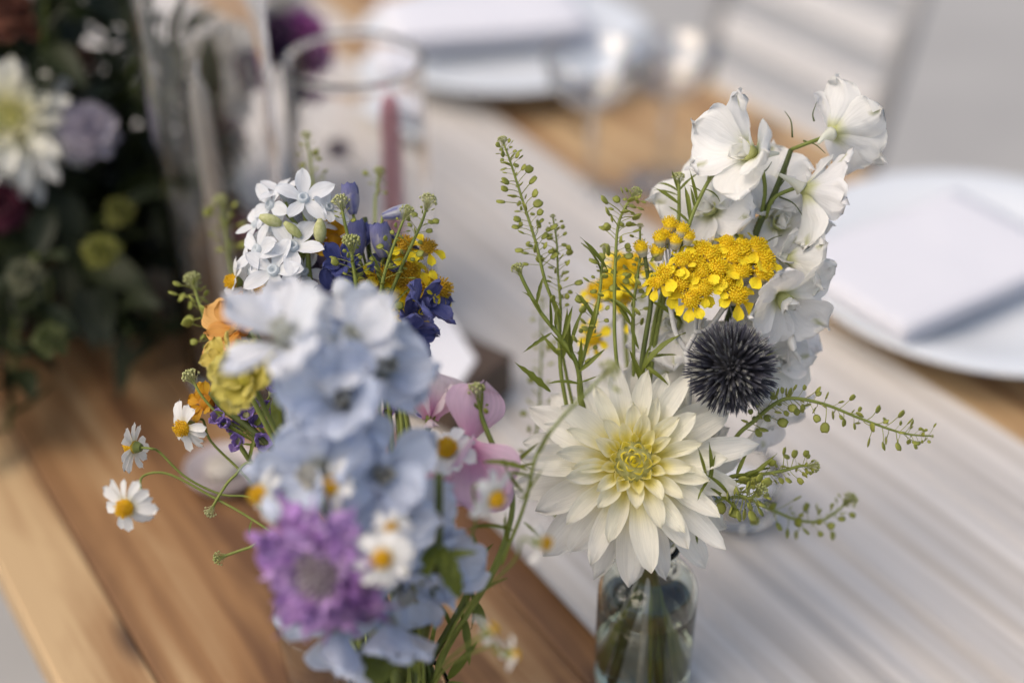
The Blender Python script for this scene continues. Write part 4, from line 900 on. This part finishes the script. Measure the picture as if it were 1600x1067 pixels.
# ---- mustard, orange, purple fillers ---------------------------------
def head_cluster(name, label, cat, cs, dd, axis, sc, foot, seed, rays=6, jit=.003, disc=None):
    t = thing(name, label, cat, foot[-1]); rr = random.Random(seed)
    c = sum((W(px, py, dd) for px, py in cs), Vector()) / len(cs); j = c - Vector(axis) * .022
    tube('stem', [j, (j + foot[0]) / 2 + FWD * .003, *foot], .0014, 'stem', t, 7)
    for k, (px, py) in enumerate(cs):
        p = W(px, py, dd + rr.uniform(-jit, jit)); d = (Vector(axis) + (p - c) * 22 + Vector((rr.uniform(-.2, .2), rr.uniform(-.2, .2), 0))).normalized()
        q = head(t, p, d, sc * rr.uniform(.85, 1.12), rays, k + seed, disc=disc)
        tube('stalk', [j, (j + q) / 2, q], .0006, 'stem', t, 5, 6)
    return t
rr = random.Random(77)
cs = [(632 + rr.gauss(0, 24), 440 + rr.gauss(0, 24)) for _ in range(26)]
head_cluster('mustard_yarrow', 'mustard yellow clustered heads behind the budded green sprigs', 'yarrow', cs, .700, face(.45, .35, .75), .95, LB(1.0), 300, disc=MUST)
cs = [(965 + rr.gauss(0, 20), 445 + rr.gauss(0, 36)) for _ in range(9)]
head_cluster('yellow_everlasting', 'blurred golden heads glimpsed behind the podded sprigs', 'everlasting', cs, .752, face(-.2, .4, .85), 1.0, RB(2.3), 400, 7)
def loose_bloom(name, label, cat, c, d, n, L, wr, c0, c1, foot, seed, mat='soft', el=(10, 50), ruf=.1, prof=prof_round, centre=None):
    t = thing(name, label, cat, foot[-1]); rr = random.Random(seed); F0 = frame(c, d, rr.uniform(0, 6))
    V, Fc = lathe([(0, -.006), (.003, -.005), (.0045, -.001), (.003, .002), (0, .003)], 12); hd = part('flower_centre', mk('flower_centre', V, Fc, mat, [centre or c0] * len(V), [(0, 0, 0)] * len(V)), t, F0)
    for i in range(n):
        s = i / max(1, n - 1); l = L * lerp(1, .6, s) * rr.uniform(.88, 1.12); a = mixc(c1, c0, rr.random() * .6)
        def cf(u, v, a=a): return mixc(c0, a, sst(0, .6, u))
        me = petal('petal', mat, l, l * wr, prof, cf, 9, 7, 0, rr.uniform(-.4, .4), 1.2, (.5, .2), ruf, 1.8, .1, rr.uniform(-.2, .2), rr.uniform(0, 50), .06)
        part('petal', me, hd, ml=azel(i * R(137.5), R(lerp(el[0], el[1], s) + rr.uniform(-8, 8)), .003, 0, rr.uniform(-.3, .3)))
    tube('stem', [c - d * .005, (c - d * .02 + foot[0]) / 2 + FWD * .004, *foot], .0013, 'stem', t, 7)
loose_bloom('orange_poppy', 'soft orange crinkled bloom at the edge of the mixed bouquet', 'poppy', W(372, 512, .692), face(-.6, .25, .6), 8, .021, .9, (.62, .28, .04), (.72, .42, .14), LB(2.3), 6)
loose_bloom('yellow_snapdragon', 'soft yellow green ruffled bloom under the palest delphinium bloom', 'snapdragon', W(384, 592, .640), face(-.3, .2, .9), 16, .017, .8, (.42, .38, .05), (.66, .58, .16), LB(2.4), 16, el=(0, 70), ruf=.15)
loose_bloom('yellow_snapdragon', 'small yellow bud bloom beside the soft orange bloom', 'snapdragon', W(352, 560, .66), face(-.5, .3, .7), 10, .011, .8, (.55, .45, .08), (.72, .60, .18), LB(2.5), 17, el=(10, 70), ruf=.12)
loose_bloom('orange_ranunculus', 'small golden orange bloom between star flowers and blue buds', 'ranunculus', W(522, 376, .704), face(.1, .5, .8), 9, .0125, .85, (.60, .30, .01), (.66, .38, .02), LB(1.2), 8)
loose_bloom('orange_marigold', 'little orange bloom just above the open chamomile', 'marigold', W(322, 628, .692), face(-.5, .4, .7), 9, .0095, .8, (.60, .26, .01), (.70, .40, .02), LB(2.5), 9)
loose_bloom('violet_pansy', 'dusky violet bloom shaded below the white star flowers', 'pansy', W(488, 418, .708), face(.1, .2, .9), 6, .018, .95, (.12, .09, .15), (.25, .20, .28), LB(1.3), 10)
def statice(label, cs, dd, foot, seed):
    t = thing('statice_sprig', label, 'statice', foot[-1]); rr = random.Random(seed)
    c = W(sum(x for x, y in cs) / len(cs), sum(y for x, y in cs) / len(cs) + 20, dd + .01)
    tube('stem', [c, (c + foot[0]) / 2, *foot], .0012, 'stem', t, 6)
    def cf(u, v): return mixc((.30, .22, .48), (.36, .24, .66), u)
    me = petal('petal', 'scab', .0068, .006, prof_round, cf, 6, 5, .3, .5, 1.2, (.8, .4), .15, 2.5, .15, 0, 3, .1)
    for k, (px, py) in enumerate(cs):
        p = W(px, py, dd + rr.uniform(-.006, .006)); d = (p - c).normalized() * .6 - FWD * .7 + UP * .3
        V, Fc = lathe([(0, -.004), (.0014, -.003), (.0020, .0012), (.0012, .0016), (0, .0012)], 8); hd = part('floret', mk('floret', V, Fc, 'bud'), t, frame(p, d, rr.uniform(0, 6)))
        for i in range(5): part('petal', me, hd, ml=azel(i * R(72) + rr.uniform(-.2, .2), R(rr.uniform(25, 60)), .0012))
        tube('stalk', [c, (c + p) / 2, p], .0005, 'stem', t, 5, 6)
statice('lavender blue statice sprig nestling behind the open chamomile', [(345, 655), (358, 664), (372, 672), (352, 640), (385, 650), (402, 662), (395, 640), (374, 690), (410, 690), (388, 630), (425, 612), (436, 600), (415, 640), (428, 660)], .690, LB(2.7), 4)
statice('violet blue statice flecks behind the green stalk beside the sweet pea', [(606, 470), (600, 545), (622, 560), (632, 585), (640, 600), (612, 640), (660, 740), (655, 640)], .706, LB(.8), 5)

# ---- sweet peas ------------------------------------------------------
def pea(label, c, d, up, size, foot, c0, c1, seed, petals):
    t = thing('sweet_pea', label, 'sweet pea', foot[-1]); rr = random.Random(seed)
    F0 = frame_x(c, d, up)
    V, Fc = tube_geo(spline([Vector((-.008, 0, -.002)), Vector((-.003, 0, -.0005)), Vector((.002, 0, 0))], 7), lambda s: lerp(.0010, .0026, s), 9); hd = part('calyx', mk('calyx', V, Fc, 'stem'), t, F0)
    for i, (az, el, L, wr, a0, a1, cup, tw, nm) in enumerate(petals):
        def cf(u, v): return mixc(c1, c0, sst(.05, .8, u + .25 * abs(v)))
        me = petal(nm, 'pea', L * size, L * size * wr, prof_round, cf, 12, 10, a0, a1, 1.2, cup, .09, 1.6, .12, tw, rr.uniform(0, 40), .07)
        part(nm, me, hd, ml=Matrix.Rotation(R(az), 4, 'X') @ Matrix.Rotation(R(-el), 4, 'Y'))
    tube('stem', [F0 @ Vector((-.008, 0, -.002)), (c + foot[0]) / 2 + FWD * .01, *foot], .0010, 'stem', t, 6)
PK = (.84, .60, .75); PK2 = (.78, .36, .58); PKW = (.87, .77, .82)
pea('pale pink sweet pea with white edge above the chamomile', W(672, 655, .664), face(.15, .90, .25), -FWD + RIGHT * .2, .92, LB(.9), PKW, PK2, 3,
    [(0, 10, .026, 1.45, 0, -.3, (.3, -.25), .1, 'standard_petal'), (70, 5, .021, .9, .1, .5, (.5, .3), .2, 'wing_petal'), (-75, 5, .021, .9, .1, .4, (.5, .3), -.2, 'wing_petal'), (0, 60, .013, .6, .1, .9, (.9, .7), 0, 'keel_petal')])
pea('deep pink ruffled sweet pea hanging beside the dahlia', W(733, 690, .652), face(.12, -.60, .55), -FWD * .6 + RIGHT * .5 + UP * .4, 1.2, LB(.7), PK, PK2, 5,
    [(0, 0, .032, 1.15, 0, -.3, (.3, -.3), .1, 'standard_petal'), (180, 55, .027, 1.2, .1, -.4, (.3, 0), .1, 'standard_petal'), (75, 15, .026, .9, .1, .5, (.5, .3), .2, 'wing_petal'), (-75, 15, .026, .9, .1, .4, (.5, .3), -.2, 'wing_petal'), (0, 130, .024, 1.1, .1, .3, (.4, .1), 0, 'standard_petal')])

# ---- green sprigs of the left bouquet --------------------------------
sprig('blurred peppergrass tip in front of the glass cylinder above the star flowers', [(479, 214, .775), (485, 250, .772), (490, 300, .768), (495, 360, .76), (540, 700, .72), (600, 980, .685)], (.03, .5), 30, .0012, 1.0, (.0006, .0011), LB(1.5), (), 31)
sprig('small blurred peppergrass tip in front of the pink candle', [(592, 272, .765), (590, 300, .762), (586, 335, .758), (590, 600, .72), (615, 950, .685)], (.05, .3), 8, .0012, 1.2, (.0007, .0011), LB(1.0), (), 32)
sprig('peppergrass sprig with a fan of pods at the outer side of the blue buds', [(668, 318, .690), (660, 345, .690), (642, 385, .690), (622, 430, .690), (606, 480, .690), (602, 560, .69), (618, 750, .685), (635, 960, .675)], (.04, .45), 24, .0013, 1.5, (.0006, .0012), LB(.8), [((606, 470, .688), (580, 400, .686), .12, 1), ((602, 500, .688), (640, 445, .686), .12, 0)], 33)
sprig('peppergrass sprig with a creamy bud head against the violet buds', [(634, 335, .680), (622, 365, .681), (606, 410, .682), (596, 450, .683), (592, 500, .684), (600, 560, .685), (626, 640, .686), (640, 960, .672)], (.05, .66), 34, .0014, 1.4, (.0006, .0012), LB(.5), [((596, 430, .682), (577, 388, .68), .12, 0), ((640, 560, .684), (612, 602, .682), .2, 0)], 34)
sprig('short peppergrass sprig with creamy buds over the deep blue blooms', [(549, 385, .680), (551, 410, .681), (556, 440, .682), (560, 480, .684), (590, 700, .684), (630, 960, .674)], (.08, .45), 18, .0014, 1.7, (.0008, .0012), LB(.3), (), 35)
sprig('little green budded sprig among the white star flowers', [(533, 320, .690), (538, 345, .690), (545, 380, .691), (560, 480, .694), (600, 800, .688)], (.1, .3), 6, .001, 1.5, (.0007, .0011), LB(.4), (), 36)
sprig('curving peppergrass sprig hanging down along the blue delphinium', [(596, 470, .668), (584, 505, .668), (592, 530, .668), (612, 570, .669), (626, 620, .67), (640, 700, .672), (648, 960, .67)], (.02, .72), 38, .0014, 1.0, (.0005, .0011), LB(.2), [((616, 600, .668), (636, 545, .666), .2, 0)], 37)
sprig('blurred podded sprig reaching out towards the dark foliage', [(302, 442, .725), (310, 470, .722), (325, 510, .718), (340, 545, .712), (370, 610, .706), (440, 720, .70), (580, 950, .68)], (.02, .55), 26, .0020, 1.7, (.0007, .0012), LB(2.6), (), 38, taper_tip=.8)
sprig('pale blurred sprig in front of the taller glass cylinder', [(345, 318, .80), (350, 345, .80), (356, 385, .795), (370, 450, .79), (470, 720, .73), (590, 970, .69)], (.03, .5), 20, .0016, 1.5, (.0007, .0011), LB(2.1), (), 39)
sprig('tall blurred peppergrass stalk leaning across the dahlia petals', [(950, 580, .610), (908, 622, .615), (872, 660, .620), (838, 712, .625), (822, 780, .632), (795, 850, .640), (745, 940, .652), (690, 1020, .665)], (.0, .05), 3, .0012, 1.6, (.0006, .0009), LB(.0), [((838, 712, .625), (862, 668, .618), .18, 0), ((830, 735, .625), (872, 700, .620), .0, 0), ((826, 735, .627), (755, 712, .622), .22, 1), ((830, 745, .628), (786, 735, .62), .2, 0), ((812, 785, .63), (868, 728, .626), .09, 2), ((818, 770, .63), (762, 722, .625), .15, 5), ((760, 905, .645), (735, 830, .64), .18, 1), ((740, 935, .648), (790, 900, .642), .15, 0), ((795, 850, .64), (788, 800, .636), .24, 3), ((800, 840, .64), (780, 890, .636), .2, 0), ((818, 815, .636), (845, 838, .632), .18, 1), ((805, 830, .638), (720, 808, .632), .12, 4), ((760, 890, .646), (805, 880, .642), .12, 0), ((730, 950, .65), (720, 880, .646), .22, 2)][:1] + [((826, 735, .627), (755, 712, .622), .22, 1), ((830, 745, .628), (786, 735, .62), .2, 0), ((812, 785, .63), (868, 728, .626), .09, 2), ((818, 770, .63), (762, 722, .625), .15, 5), ((760, 905, .645), (735, 830, .64), .18, 1), ((740, 935, .648), (790, 900, .642), .15, 0), ((795, 850, .64), (788, 800, .636), .24, 3), ((800, 840, .64), (780, 890, .636), .2, 0), ((818, 815, .636), (845, 838, .632), .18, 1), ((805, 830, .638), (720, 808, .632), .12, 4), ((730, 950, .65), (720, 880, .646), .22, 2)], 40)
sprig('leafy green shoot with budded top beside the deep pink sweet pea', [(744, 618, .655), (752, 650, .655), (768, 690, .655), (792, 740, .652), (800, 800, .650), (770, 890, .652), (700, 1010, .665)], (.1, .2), 3, .0012, 1.8, (.0012, .0014), LB(.15), [((748, 640, .654), (733, 622, .652), .3, 0), ((752, 645, .654), (748, 598, .652), .2, 2), ((790, 735, .652), (842, 692, .646), .16, 0), ((790, 738, .652), (835, 722, .646), .2, 0), ((796, 760, .65), (770, 730, .646), .2, 1)], 41)
def leafy(label, stem, leaves, foot, mat='leaf', group=None):
    w = [W(*p) for p in stem] + foot; t = thing('leafy_stem', label, 'leaf stem', w[-1], group)
    tube('stem', w, .0018, 'dstem', t, 7)
    for a, b, wd, k in leaves: leaf(t, W(*a), W(*b), wd, k, None, mat)
leafy('dark broad leaved stem in front of the blue blooms', [(686, 740, .590), (686, 800, .592), (684, 880, .600), (668, 980, .630), (655, 1030, .655)], [((684, 850, .594), (650, 915, .590), .62, 0), ((688, 860, .596), (728, 940, .592), .55, 1), ((686, 850, .596), (722, 905, .594), .5, 3), ((686, 850, .594), (700, 905, .590), .5, 1), ((684, 800, .592), (560, 815, .586), .26, 0), ((672, 950, .62), (705, 900, .612), .4, 2), ((688, 870, .598), (745, 862, .594), .4, 0)], LB(.0, .010))
leafy('bright green leaf clump at the rim below the blue blooms', [(612, 990, .610), (622, 1030, .635), (630, 1060, .66)], [((608, 1000, .606), (535, 1040, .600), .6, 0), ((612, 1005, .606), (565, 1080, .598), .65, 1), ((615, 1000, .608), (605, 1075, .600), .5, 3), ((618, 1000, .610), (660, 1055, .604), .4, 1), ((612, 1010, .608), (585, 1075, .6), .6, 0)], LB(-1.9), 'leaf')
leafy('dark narrow leaved stem leaning out over the jar rim', [(745, 870, .660), (730, 930, .660), (700, 985, .664), (672, 1035, .668)], [((735, 915, .66), (748, 985, .655), .2, 1), ((722, 955, .66), (735, 1040, .655), .24, 0), ((700, 1060, .664), (745, 1005, .655), .26, 0), ((700, 1065, .664), (760, 1085, .655), .26, 1), ((740, 890, .66), (722, 835, .655), .2, 2), ((742, 880, .66), (770, 850, .655), .24, 0), ((705, 980, .663), (690, 935, .66), .2, 2), ((745, 940, .66), (752, 1000, .655), .45, 5), ((712, 970, .66), (690, 1010, .655), .2, 4)], LB(.4))
leafy('dark leafy stem crossing the lavender flecks', [(330, 612, .684), (352, 640, .684), (390, 668, .684), (440, 720, .684), (540, 860, .68)], [((360, 650, .683), (330, 640, .68), .2, 0), ((400, 680, .683), (385, 730, .68), .2, 1), ((400, 665, .683), (430, 620, .68), .25, 2), ((395, 690, .684), (330, 650, .682), .14, 0), ((420, 700, .684), (375, 695, .682), .2, 3), ((440, 690, .684), (420, 590, .68), .3, 1), ((450, 720, .684), (440, 640, .68), .35, 0)], LB(2.9), 'leaf')
for k, (px, py, ang) in enumerate(((655, 900, .3), (640, 905, -.6), (668, 930, 1.9), (628, 930, 2.5))):
    leafy(('thick dark green stalk rising from the jar rim, largest', 'bare green stalk standing in the jar behind the blue petals', 'bare green stalk leaning outward over the jar rim', 'bare green stalk under the lowest blue petals')[k], [(px, py - 60, .652), (px, py, .656), (lerp(px, 645, .5), 1000, .662)], [], LB(ang, .010))

# ================================================================== DARK ARRANGEMENT
BW = Vector((-.350, .935, 0))
t = thing('flower_bowl', 'low black bowl hidden under the dark foliage arrangement', 'bowl', BW + Vector((0, 0, .001)))
V, Fc = lathe([(0, 0), (.055, 0), (.06, .004), (.082, .045), (.084, .06), (.080, .06), (.076, .045), (.055, .01), (0, .008)], 40); part('bowl_body', mk('bowl_body', V, Fc, 'bowl'), t, Matrix.Translation(BW + Vector((0, 0, .001))))
V, Fc = lathe([(0, .05), (.078, .05), (.076, .045), (0, .04)], 32); part('soil', mk('soil', V, Fc, 'bowl'), t, Matrix.Translation(BW + Vector((0, 0, .001))))
rr = random.Random(99)
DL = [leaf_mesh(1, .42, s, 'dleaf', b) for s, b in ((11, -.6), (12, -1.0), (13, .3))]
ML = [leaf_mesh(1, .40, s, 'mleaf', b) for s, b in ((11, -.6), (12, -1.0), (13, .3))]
FC = BW + Vector((.0, -.01, .13))
where = ['over the bowl rim towards the glass cylinder', 'below the blurred cream dahlia', 'low over the brown boards', 'behind the yellow green buds', 'at the crown of the dark arrangement']
for k in range(58):
    a = k * R(137.5); s = (k + .5) / 40 if k < 40 else .75 + .25 * (k - 40) / 18
    d = Vector((math.cos(a) * math.sqrt(max(0, 1 - (1 - 1.5 * s) ** 2)), math.sin(a) * math.sqrt(max(0, 1 - (1 - 1.5 * s) ** 2)), 1 - 1.5 * s))
    tipp = FC + Vector((d.x * .145, d.y * .145, d.z * .22)); tipp.z = max(.012, tipp.z)
    if k >= 40: tipp = BW + Vector((math.cos(a) * .15, math.sin(a) * (.15 if math.sin(a) > 0 else .195), .02 + .045 * (k % 3)))
    if tipp.y < BW.y - .04 and tipp.z > .15: tipp.y += .07
    b0 = BW + Vector((d.x * .03, d.y * .03, .05))
    P = [tipp, tipp.lerp(b0, .5) + Vector((0, 0, .03)), b0]; q = spline(P, 24)
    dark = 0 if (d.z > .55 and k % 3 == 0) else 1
    lb = ('mid green foliage branch at the crown of the dark arrangement', 'mid green branches at the crown') if not dark else \
        ('dark foliage branch trailing low over the table boards', 'dark branches trailing low') if k >= 40 else \
        ('dark foliage branch at the crown of the big arrangement', 'dark branches at the crown') if d.z > .5 else \
        ('dark foliage branch reaching towards the taller glass cylinder', 'dark branches by the glass') if tipp.x > BW.x + .05 else \
        ('dark foliage branch behind the round yellow green buds', 'dark branches round the buds')
    t = thing('foliage_branch', lb[0], 'foliage', b0, lb[1])
    tube('stem', P, .0018, 'dstem', t, 6)
    for i in range(14):
        o = q[int(i / 14 * 20)]; dd = (Vector((rr.gauss(0, 1), rr.gauss(0, 1), rr.gauss(.1, .8))).normalized() + d * .5).normalized(); s2 = rr.uniform(.034, .056)
        if (o + dd * s2).z < .004: dd.z = abs(dd.z); 
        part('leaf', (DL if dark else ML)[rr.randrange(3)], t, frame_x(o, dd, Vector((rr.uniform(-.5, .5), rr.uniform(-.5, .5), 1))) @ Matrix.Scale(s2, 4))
BF = [BW + Vector((0, 0, .055))]
dahlia('dahlia', 'blurred cream dahlia in the dark foliage arrangement', W(14, 185, .93), face(.25, .25, .9), .84, 84, [W(14, 260, .97), BW + Vector((.0, -.02, .05))], 17, pal=((.80, .76, .36), (.84, .82, .66), WHITE, (.74, .70, .28)))
def puff(name, label, cat, c, d, r, c0, c1, foot, seed, n=34, group=None, stemmat='dstem'):
    """full round head of layered ruffled petals"""
    t = thing(name, label, cat, foot[-1], group); rr = random.Random(seed); F0 = frame(c, d)
    V, Fc = lathe([(0, .4 * r), (.25 * r, .3 * r), (.36 * r, 0), (.25 * r, -.3 * r), (0, -.4 * r)], 14); hd = part('flower_centre', mk('flower_centre', V, Fc, 'soft', [c0] * len(V), [(0, 0, 0)] * len(V)), t, F0)
    for i in range(n):
        s = i / (n - 1); L = r * lerp(.55, 1.0, s) * rr.uniform(.88, 1.1); a = mixc(c0, c1, rr.random())
        def cf(u, v, a=a): return mixc(c0, a, u)
        me = petal('petal', 'soft', L, L * .62, prof_round, cf, 6, 5, 0, rr.uniform(-.3, .3), 1.2, (.5, .2), .1, 2, .1, 0, rr.uniform(0, 50), .06)
        part('petal', me, hd, ml=azel(i * R(137.5), R(lerp(75, -25, s)), .15 * r, lerp(.2, -.15, s) * r))
    tube('stem', [c - Vector(d) * .3 * r, (c + foot[0]) / 2, *foot], .0014, stemmat, t, 6)
puff('lavender_bloom', 'pale lavender bloom next to the blurred cream dahlia', 'bloom', W(138, 205, .94), face(.4, .2, .8), .022, (.42, .38, .46), (.60, .57, .64), BF, 1)
puff('scabiosa_pod', 'yellow green round bud, larger of the pair in the dark foliage', 'bud', W(158, 392, .90), face(.2, .3, .9), .0125, (.17, .18, .03), (.27, .27, .06), BF, 2, 26)
puff('scabiosa_pod', 'dim yellow green round bud, smaller of the pair in the dark foliage', 'bud', W(188, 330, .93), face(.3, .3, .8), .011, (.11, .12, .02), (.20, .20, .04), BF, 3, 26)
puff('burgundy_bloom', 'deep burgundy bloom below the blurred cream dahlia', 'bloom', W(4, 322, .93), face(.3, .1, .9), .018, (.07, .006, .02), (.14, .02, .05), BF, 4)
puff('russet_bloom', 'dull russet bloom at the crown of the dark foliage', 'bloom', W(22, 22, .95), face(.1, .5, .8), .02, (.16, .05, .03), (.26, .10, .06), BF, 5)
puff('russet_bloom', 'russet bloom between the cream dahlia and the glass cylinder', 'bloom', W(112, 95, .96), face(.3, .4, .8), .016, (.10, .045, .025), (.18, .08, .05), BF, 6)
puff('green_bud', 'soft green bud low in the dark foliage', 'bud', W(78, 530, .87), face(.1, .2, .9), .012, (.07, .09, .025), (.12, .145, .045), BF, 7, 22)
puff('green_bud', 'pale green bud under the cream dahlia', 'bud', W(40, 430, .88), face(.1, .2, .9), .013, (.10, .11, .06), (.18, .18, .11), BF, 8, 22)
puff('pink_globe', 'magenta pink globe bloom seen through the glass beside the star flowers', 'bloom', W(392, 352, 1.02), face(.1, .3, .9), .014, (.45, .12, .28), (.58, .22, .40), [Vector((-.19, .99, .04)), Vector((-.195, .985, .012))], 9)

# ================================================================== FAR ARRANGEMENT
FV = onz(345, 330, 0); FV.z = .0095
t = thing('bud_vase', 'small far glass vase behind the taller cylinder', 'vase', FV)
V, Fc = lathe([(0, 0), (.03, 0), (.032, .004), (.032, .08), (.028, .09), (.0255, .09), (.029, .078), (.029, .007), (0, .006)], 36); part('glass_wall', mk('glass_wall', V, Fc, 'glass'), t, Matrix.Translation(FV))
FF = lambda k: [FV + Vector((.012 * math.cos(k), .012 * math.sin(k), .07)), FV + Vector((-.012 * math.cos(k), -.012 * math.sin(k), .012))]
WHT = ((.66, .64, .60), (.76, .75, .72))
for k, (px, py, dd, r) in enumerate(((370, 20, 1.16, .036), (300, 40, 1.17, .030), (375, 120, 1.15, .030), (345, 215, 1.14, .024), (250, 100, 1.18, .03), (430, 5, 1.2, .03))):
    puff('white_bloom', 'soft white bloom in the far arrangement behind the taller cylinder', 'bloom', W(px, py, dd), face(.1, .4, .8), r, *WHT, FF(k), 20 + k, 36, 'white blooms of the far arrangement')
puff('purple_dahlia', 'dark purple dahlia head between the two glass cylinders', 'dahlia', W(418, 62, 1.12), face(-.1, .2, .9), .024, (.025, .006, .035), (.06, .015, .075), FF(7), 31, 40)
puff('magenta_bloom', 'bright magenta bloom behind the rim of the shorter cylinder', 'bloom', W(470, 55, 1.16), face(.2, .3, .9), .024, (.30, .07, .27), (.42, .14, .38), FF(8), 32, 40)
puff('mauve_puff', 'brownish mauve bloom low in the far arrangement', 'bloom', W(368, 185, 1.13), face(.1, .2, .9), .017, (.14, .07, .08), (.24, .14, .15), FF(9), 33)
puff('mauve_puff', 'dusty violet shape added as the flower reflected in the pink candle glass', 'bloom', W(520, 190, 1.22), face(.1, .3, .9), .014, (.20, .17, .24), (.32, .28, .36), [Vector((-.14, 1.16, .02)), Vector((-.14, 1.162, .008))], 34)  # solid petals stand in for a purple flower's reflection in the cylinder
for k in range(9):
    a = k * R(137.5); tipp = W(300 + 16 * (k % 5) + rr.uniform(-30, 30), rr.uniform(10, 260), 1.2 + rr.uniform(-.03, .06)); b = FF(k + .5)
    t = thing('greenery_stem', 'loose green stem in the far arrangement behind the taller cylinder', 'foliage', b[-1], 'greenery of the far arrangement')
    P = [tipp, tipp.lerp(b[0], .5)] + b; q = spline(P, 30); tube('stem', P, .0013, 'dstem', t, 6)
    for i in range(9):
        dd = (Vector((rr.gauss(0, 1), rr.gauss(0, 1), rr.gauss(.4, .7)))).normalized(); part('leaf', ML[rr.randrange(3)], t, frame_x(q[int(i * 1.8)], dd, Vector((0, 0, 1))) @ Matrix.Scale(rr.uniform(.025, .04), 4))
